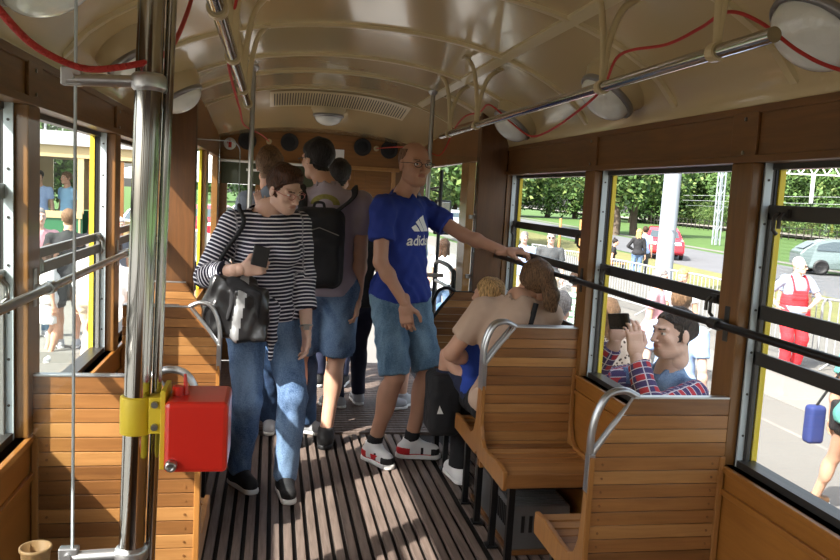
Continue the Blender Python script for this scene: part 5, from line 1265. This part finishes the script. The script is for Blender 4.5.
q = MB(); rbox(q, (-4, -1., .5), (4.1, 1., .75)); rbox(q, (-4.02, -1., .6), (-3.95, 1., 2.8)); q.build('floor_deck', 'dark', t)
for x in (-2.2, 0, 2.2):
    for y in (-.75, .75): q = MB(); q.lathe(RT(x, y, .36), A(*RT(0, 1, 0))-A(*RT(0, 0, 0)), [(.05, -.06), (.36, -.06), (.36, .02), (.33, .06), (.05, .06)], 24); q.build('wheel', 'darkmetal', t)
# passengers inside that tram
for i, (x, y, c_, hm, lb) in enumerate(((-.1, 15.0, 'c_lightblue', 'hair_black', 'passenger in light blue shirt in the nearer tram window'), (.75, 15.2, 'c_sky', 'hair_dkblond', 'passenger in pale top leaning at the tram window'), (1.6, 15.3, 'c_navy', 'hair_brown', 'dark-clothed passenger standing inside the green tram'), (-1.2, 15.3, 'c_lightblue', 'hair_brown', 'passenger in the leftmost tram window'), (3.3, 15.6, 'c_dkgrey', 'hair_grey', 'passenger in dark clothes on the open tram platform'))):
    px_ = -4.1+x*.55
    person('p', lb, (px_, 15.2+.1*x, G+.75), 1.68, 180+40*i, dict(top=c_, sleeve=.6, bottom='c_dkgrey', hair='short', hairm=hm, shoe='shoe_black'), {}, det=2)
# ------------------------------------------------ people outside, right
plaid = person('p', 'man in red plaid shirt with denim yoke photographing from outside the window', (1.965, 3.49, G), 1.88, 262,
 dict(w=1.02, wd=1.0, top='plaid', yoke='denim', sleeve=1.85, cuff=0, hem=-.1, loose=.014, bottom='c_dkgrey', shoe='shoe_black', hair='crop', hairm='hair_dk', skin='pale', hairline=.078, beard=None),
 dict(lean=.04, head=(1.925, 3.435, .950), hy=262, hp=0, handR=('w', 1.685, 3.56, .885), handL=('w', 1.68, 3.32, .865), elbR=(.5, .2, -1), elbL=(-.7, -.1, -1), hdR=(-.05, -.1, 1), hdL=(-.15, .05, 1), hnR=(.0, -.7, .2), hnL=(0, .8, .2), curlR=.5, curlL=.45, gripR=.5, gripL=.4), det=0)
Fc = Field(); nb_ = plaid['nb']
for e in (-1, 1): Fc.cone(nb_+plaid['rs']*.05*e+A(0, 0, .05), nb_+plaid['rs']*.045*e+plaid['fs']*.085-A(0, 0, .035), .020, .013, .01)
Fc.cone(nb_+plaid['rs']*.055+A(0, 0, .05)-plaid['fs']*.03, nb_-plaid['rs']*.055+A(0, 0, .05)-plaid['fs']*.03, .02, .02, .02)
mk('collar', *Fc.mesh(.007), 'denim', plaid['root'])
tag(MB().obox((1.635, 3.43, 1.005), (.020, -.066, .012), (.006, .002, 0), (-.008, .004, .038)).build('phone', 'black', bevel=.004), 'black phone held up by the man in the plaid shirt', 'phone')
person('p', 'person in light blue tee standing behind the man in plaid', (3.30, 5.85, G), 1.72, 55, dict(w=1.15, wd=1.15, top='c_lightblue', sleeve=.7, bottom='c_dkgrey', hair='short', hairm='hair_dkblond', shoe='shoe_black', skin='pale'), dict(hy=40, lean=.05), det=1)
person('p', 'person with long brown hair in spotted top at the left edge of the middle window', (2.52, 5.50, G), 1.66, 40, dict(fem=1, top='leopard', sleeve=1.4, bottom='denim', hair='long', hairm='hair_dkblond', shoe='shoe_white'), {}, det=1)
person('p', 'child in pale teal behind the phone of the man in plaid', (2.75, 5.0, G), 1.25, 230, dict(top='c_cyan', sleeve=.5, bottom='denim', hair='bob', hairm='hair_dkblond', shoe='shoe_white', hs=1.2), {}, det=1)
person('p', 'blond person in white top in front of the lamp column', (5.35, 9.44, G), 1.6, 215, dict(fem=1, top='c_white', sleeve=.5, bottom='denim', hair='crop', hairm='hair_blond', shoe='shoe_white'), dict(hp=15), det=1)
person('p', 'person in dusty pink top with dark hair below the lamp column', (4.7, 8.9, G), 1.62, 130, dict(w=1.1, top='c_pinkpale', sleeve=.6, bottom='c_dkgrey', hair='short', hairm='hair_grey', shoe='shoe_black'), {}, det=1)
dO = person('p', 'bald man in red bib overalls and grey tee with sunglasses', (7.86, 10.55, G), 1.72, 190, dict(w=1.18, wd=1.35, top='c_greyblue', sleeve=.7, bottom='c_redov', len=2., bl=.03, shoe='shoe_black', hair=None, glasses='black', shades=1, skin='pale'),
 dict(handR=(.26, .02, .98), elbR=(1, -.4, 0), handL=(-.12, .24, 1.0), elbL=(-1, .2, -.2), footR=(.12, .12, 0), footL=(-.12, 0, 0), hy=150), det=1)
Fo = Field(); T_ = dO; Fo.ell(T_['pel']+A(0, 0, .14), (.205, .175, .22), np.array([T_['r'], T_['f'], A(0, 0, 1)]), .03); Fo.box(T_['nb']-A(0, 0, .26)+T_['f']*.15, (.11, .02, .07), np.array([T_['r'], T_['f'], A(0, 0, 1)]), rd=.01, k=.04)
mk('bib', *Fo.mesh(.014), 'c_redov', T_['root'])
mb = MB()
for e in (-1, 1): mb.tube(smooth_path([T_['nb']+T_['r']*e*.10+T_['f']*.165-A(0, 0, .20), T_['nb']+T_['r']*e*.11+T_['f']*.13-A(0, 0, .08), T_['nb']+T_['r']*e*.10+A(0, 0, .015), T_['nb']+T_['r']*e*.05-T_['f']*.15-A(0, 0, .2)], 5), .022, 8, flat=.3)
mb.build('braces', 'c_redov', T_['root'])
person('p', 'person in white cap behind the man in red overalls', (8.15, 10.95, G), 1.72, 200, dict(top='c_lightblue', sleeve=.7, bottom='c_greytr', hair='short', hairm='hair_grey', cap='c_white', shoe='shoe_black'), {}, det=1)
person('p', 'person in black top and blue jeans with bent elbow, back turned, near the road', (11.4, 23.0, G), 1.68, 20, dict(fem=1, top='c_black', sleeve=1.8, bottom='denim', hair='long', hairm='hair_blond', shoe='shoe_black'), dict(handL=(-.12, .1, 1.02), elbL=(-1, -.2, 0)), det=1)
person('p', 'person in pale blue shirt beside the one in black top near the road', (11.75, 23.3, G), 1.76, 20, dict(top='c_lightblue', sleeve=.7, bottom='c_dkgrey', hair='short', hairm='hair_brown', shoe='shoe_black'), {}, det=1)
person('p', 'seated person in black with hair bun beyond the barriers', (11.3, 24.75, G-.42), 1.68, 110, dict(fem=1, top='c_black', sleeve=.5, bottom='c_dkgrey', hair='bun', hairm='hair_black', shoe='shoe_black'), dict(footL=(-.1, .5, .42), footR=(.1, .5, .42), lean=.15), det=1)
person('p', 'man in pale blue shirt in the far right window, left of the pair', (4.95, 14.95, G), 1.76, 200, dict(w=1.1, top='c_lightblue', sleeve=.7, bottom='c_khaki', hair='crop', hairm='hair_grey', shoe='shoe_brown', skin='pale'), {}, det=1)
person('p', 'man in dark tee and sunglasses in the far right window, right of the pair', (5.35, 14.5, G), 1.80, 200, dict(w=1.1, top='c_dkgrey', sleeve=.7, bottom='c_khaki', hair='crop', hairm='hair_grey', glasses='black', shades=1, shoe='shoe_brown', skin='pale'), {}, det=1)
person('p', 'person in green and white checked shirt in the far right window', (3.35, 8.2, G), 1.62, 60, dict(w=1.1, top='check', sleeve=1.6, bottom='denim', hair='short', hairm='hair_brown', shoe='shoe_brown'), {}, det=1)
person('p', 'child in bright pink top beside the checked shirt', (3.02, 8.3, G), 1.45, 190, dict(top='c_pink', sleeve=.5, bottom='denim', hair='long', hairm='hair_brown', shoe='shoe_white'), {}, det=1)
person('p', 'person with greying dark hair and dark top low in the far right window', (2.20, 5.65, G), 1.68, 30, dict(top='c_dkgrey', sleeve=.6, bottom='denim', hair='short', hairm='hair_grey', shoe='shoe_brown', skin='mid'), {}, det=1)
person('p', 'person in teal top and black shorts carrying a blue bag at the right edge', (4.33, 4.95, G), 1.66, 75, dict(fem=1, top='c_teal', sleeve=.5, bottom='c_black', len=.35, hair='long', hairm='hair_brown', shoe='shoe_brown', arm=1.), dict(footR=('w', 4.46, 5.08, G), footL=('w', 4.36, 5.36, G), fyL=75, fyR=80), det=1)
person('p', 'person in grey trousers and dark top at the far right edge', (4.12, 4.40, G), 1.72, 75, dict(top='c_navy', sleeve=.6, bottom='c_greytr', len=2., flare=.03, hair='short', hairm='hair_brown', shoe='shoe_brown'), dict(footL=('w', 4.12, 4.50, G)), det=1)
t = empty('tote_bag', (4.2, 5.18, .0), 'blue bag held by the person in teal at the right edge', 'bag'); Fb = Field(); Fb.box((4.16, 5.20, -.04), (.07, .05, .15), rd=.03); mk('bag_body', *Fb.mesh(.012), 'c_tote', t); Fb = Field(); Fb.box((4.27, 5.10, .06), (.05, .04, .12), rd=.03); mk('side_pouch', *Fb.mesh(.012), 'c_black', t)
MB().tube([(4.16, 5.20, .10), (4.22, 5.1, .34), (4.29, 4.98, .60)], .010, 6).build('bag_strap', 'c_black', t)
person('p', 'person in white top and blue jeans outside the open right doorway', (2.75, 12.4, G), 1.68, 30, dict(fem=1, top='c_white', sleeve=.5, bottom='denim', hair='long', hairm='hair_brown', shoe='shoe_white'), {}, det=1)
person('p', 'person in sky blue tee low in the open right doorway', (1.85, 7.6, G), 1.55, 200, dict(top='c_sky', sleeve=.6, bottom='denim', hair='curly', hairm='hair_dkblond', shoe='shoe_white'), {}, det=1)
person('p', 'person in patterned dark top low in the open right doorway', (2.2, 8.0, G), 1.5, 170, dict(top='leopard', sleeve=.6, bottom='c_dkgrey', hair='short', hairm='hair_brown', shoe='shoe_white'), {}, det=1)
# ------------------------------------------------ people outside, left
person('p', 'bald man in pink and grey top in front of the green tram', (-3.10, 11.3, G+.14), 1.78, 150, dict(w=1.1, top='c_pinkpale', sleeve=.6, bottom='denim_lt', hair='crop', hairm='hair_grey', shoe='shoe_grey', skin='pale'), {}, det=1)
person('p', 'man in black tee with back turned in front of the green tram', (-2.55, 10.6, G+.14), 1.80, -10, dict(w=1.15, top='c_black', sleeve=.65, bottom='c_dkgrey', len=.95, hair='short', hairm='hair_dkblond', shoe='shoe_grey', skin='fair'), {}, det=1)
person('p', 'person in pale shirt and beige trousers with brown shoes outside the left window', (-2.12, 9.9, G+.0), 1.66, 30, dict(w=1.05, top='c_white', sleeve=1.5, bottom='c_khaki', len=2., bl=.03, hair='short', hairm='hair_grey', shoe='shoe_brown', sole='shoe_brown'), {}, det=1)
person('p', 'person in white holding a bag, lowest in the left window', (-2.75, 10.4, G), 1.5, 60, dict(fem=1, top='c_white', sleeve=.6, skirt='c_white', sklen=.35, hair='long', hairm='hair_brown', shoe='shoe_grey'), {}, det=1)
person('p', 'white-haired person beside the tram platform on the left', (-2.35, 12.6, G), 1.78, 120, dict(top='c_grey', sleeve=.6, bottom='c_khaki', hair='short', hairm='cap_white', shoe='shoe_brown') if M.setdefault('cap_white', mat('white hair', (.55, .54, .52), .8)) else None, {}, det=1)
person('p', 'person in white tee outside the left window nearest the bulkhead', (-1.62, 8.6, G), 1.74, 200, dict(w=1.1, top='c_white', sleeve=.7, bottom='c_khaki', hair='short', hairm='hair_brown', shoe='shoe_brown', skin='mid'), {}, det=1)
person('p', 'person in red outside the left platform window', (-1.9, 13.5, G), 1.7, 100, dict(top='c_redov', sleeve=.6, bottom='denim', hair='short', hairm='hair_brown', shoe='shoe_grey'), {}, det=1)
person('p', 'person in white shirt far beyond the left platform window', (-1.3, 15.5, G), 1.7, 200, dict(top='c_white', sleeve=.6, bottom='c_navy', hair='short', hairm='hair_black', shoe='shoe_grey'), {}, det=1)
SKY, SUN, EXPO, LD = .28, 7.0, .95, (.66, .50, -.76)
# ---------------------------------------------------------------- daylight
w = bpy.data.worlds.new('World'); scene.world = w; w.use_nodes = True; nt = w.node_tree; bg = nt.nodes['Background']
sky = nt.nodes.new('ShaderNodeTexSky'); sky.sky_type = 'NISHITA'; sky.sun_disc = False; sky.sun_elevation = math.radians(48); sky.sun_rotation = math.radians(238); sky.air_density = 1.2; sky.dust_density = 3.5; sky.ozone_density = .8
hs = nt.nodes.new('ShaderNodeHueSaturation'); hs.inputs['Saturation'].default_value = .45; nt.links.new(sky.outputs[0], hs.inputs['Color']); nt.links.new(hs.outputs[0], bg.inputs['Color'])
bg.inputs['Strength'].default_value = SKY
sd_ = bpy.data.lights.new('sun', 'SUN'); sd_.energy = SUN; sd_.angle = math.radians(.6); sd_.color = (1, .95, .87)
so = bpy.data.objects.new('sun', sd_); COL.objects.link(so)
so.rotation_euler = Vector(LD).to_track_quat('-Z', 'Y').to_euler()
# camera
cam = bpy.data.cameras.new('camera'); co = bpy.data.objects.new('camera', cam); COL.objects.link(co); scene.camera = co
cam.sensor_width = 36; cam.lens = 780/840*36; cam.clip_start = .05; cam.clip_end = 600
F, VP, R = 780., (274, 187), .055
dY = nrm(A((VP[0]-420)/F, -(VP[1]-280)/F, -1)); h_ = A(1, -R, 0); dZ = nrm(np.cross(h_, dY)); dZ = dZ if dZ[1] > 0 else -dZ; dX = np.cross(dY, dZ)
co.matrix_world = Matrix(((*dX, 0), (*dY, 0), (*dZ, 1.55), (0, 0, 0, 1)))
scene.view_settings.view_transform = 'Standard'; scene.view_settings.look = 'None'; scene.view_settings.gamma = 1; scene.view_settings.use_curve_mapping = False
scene.view_settings.exposure = EXPO
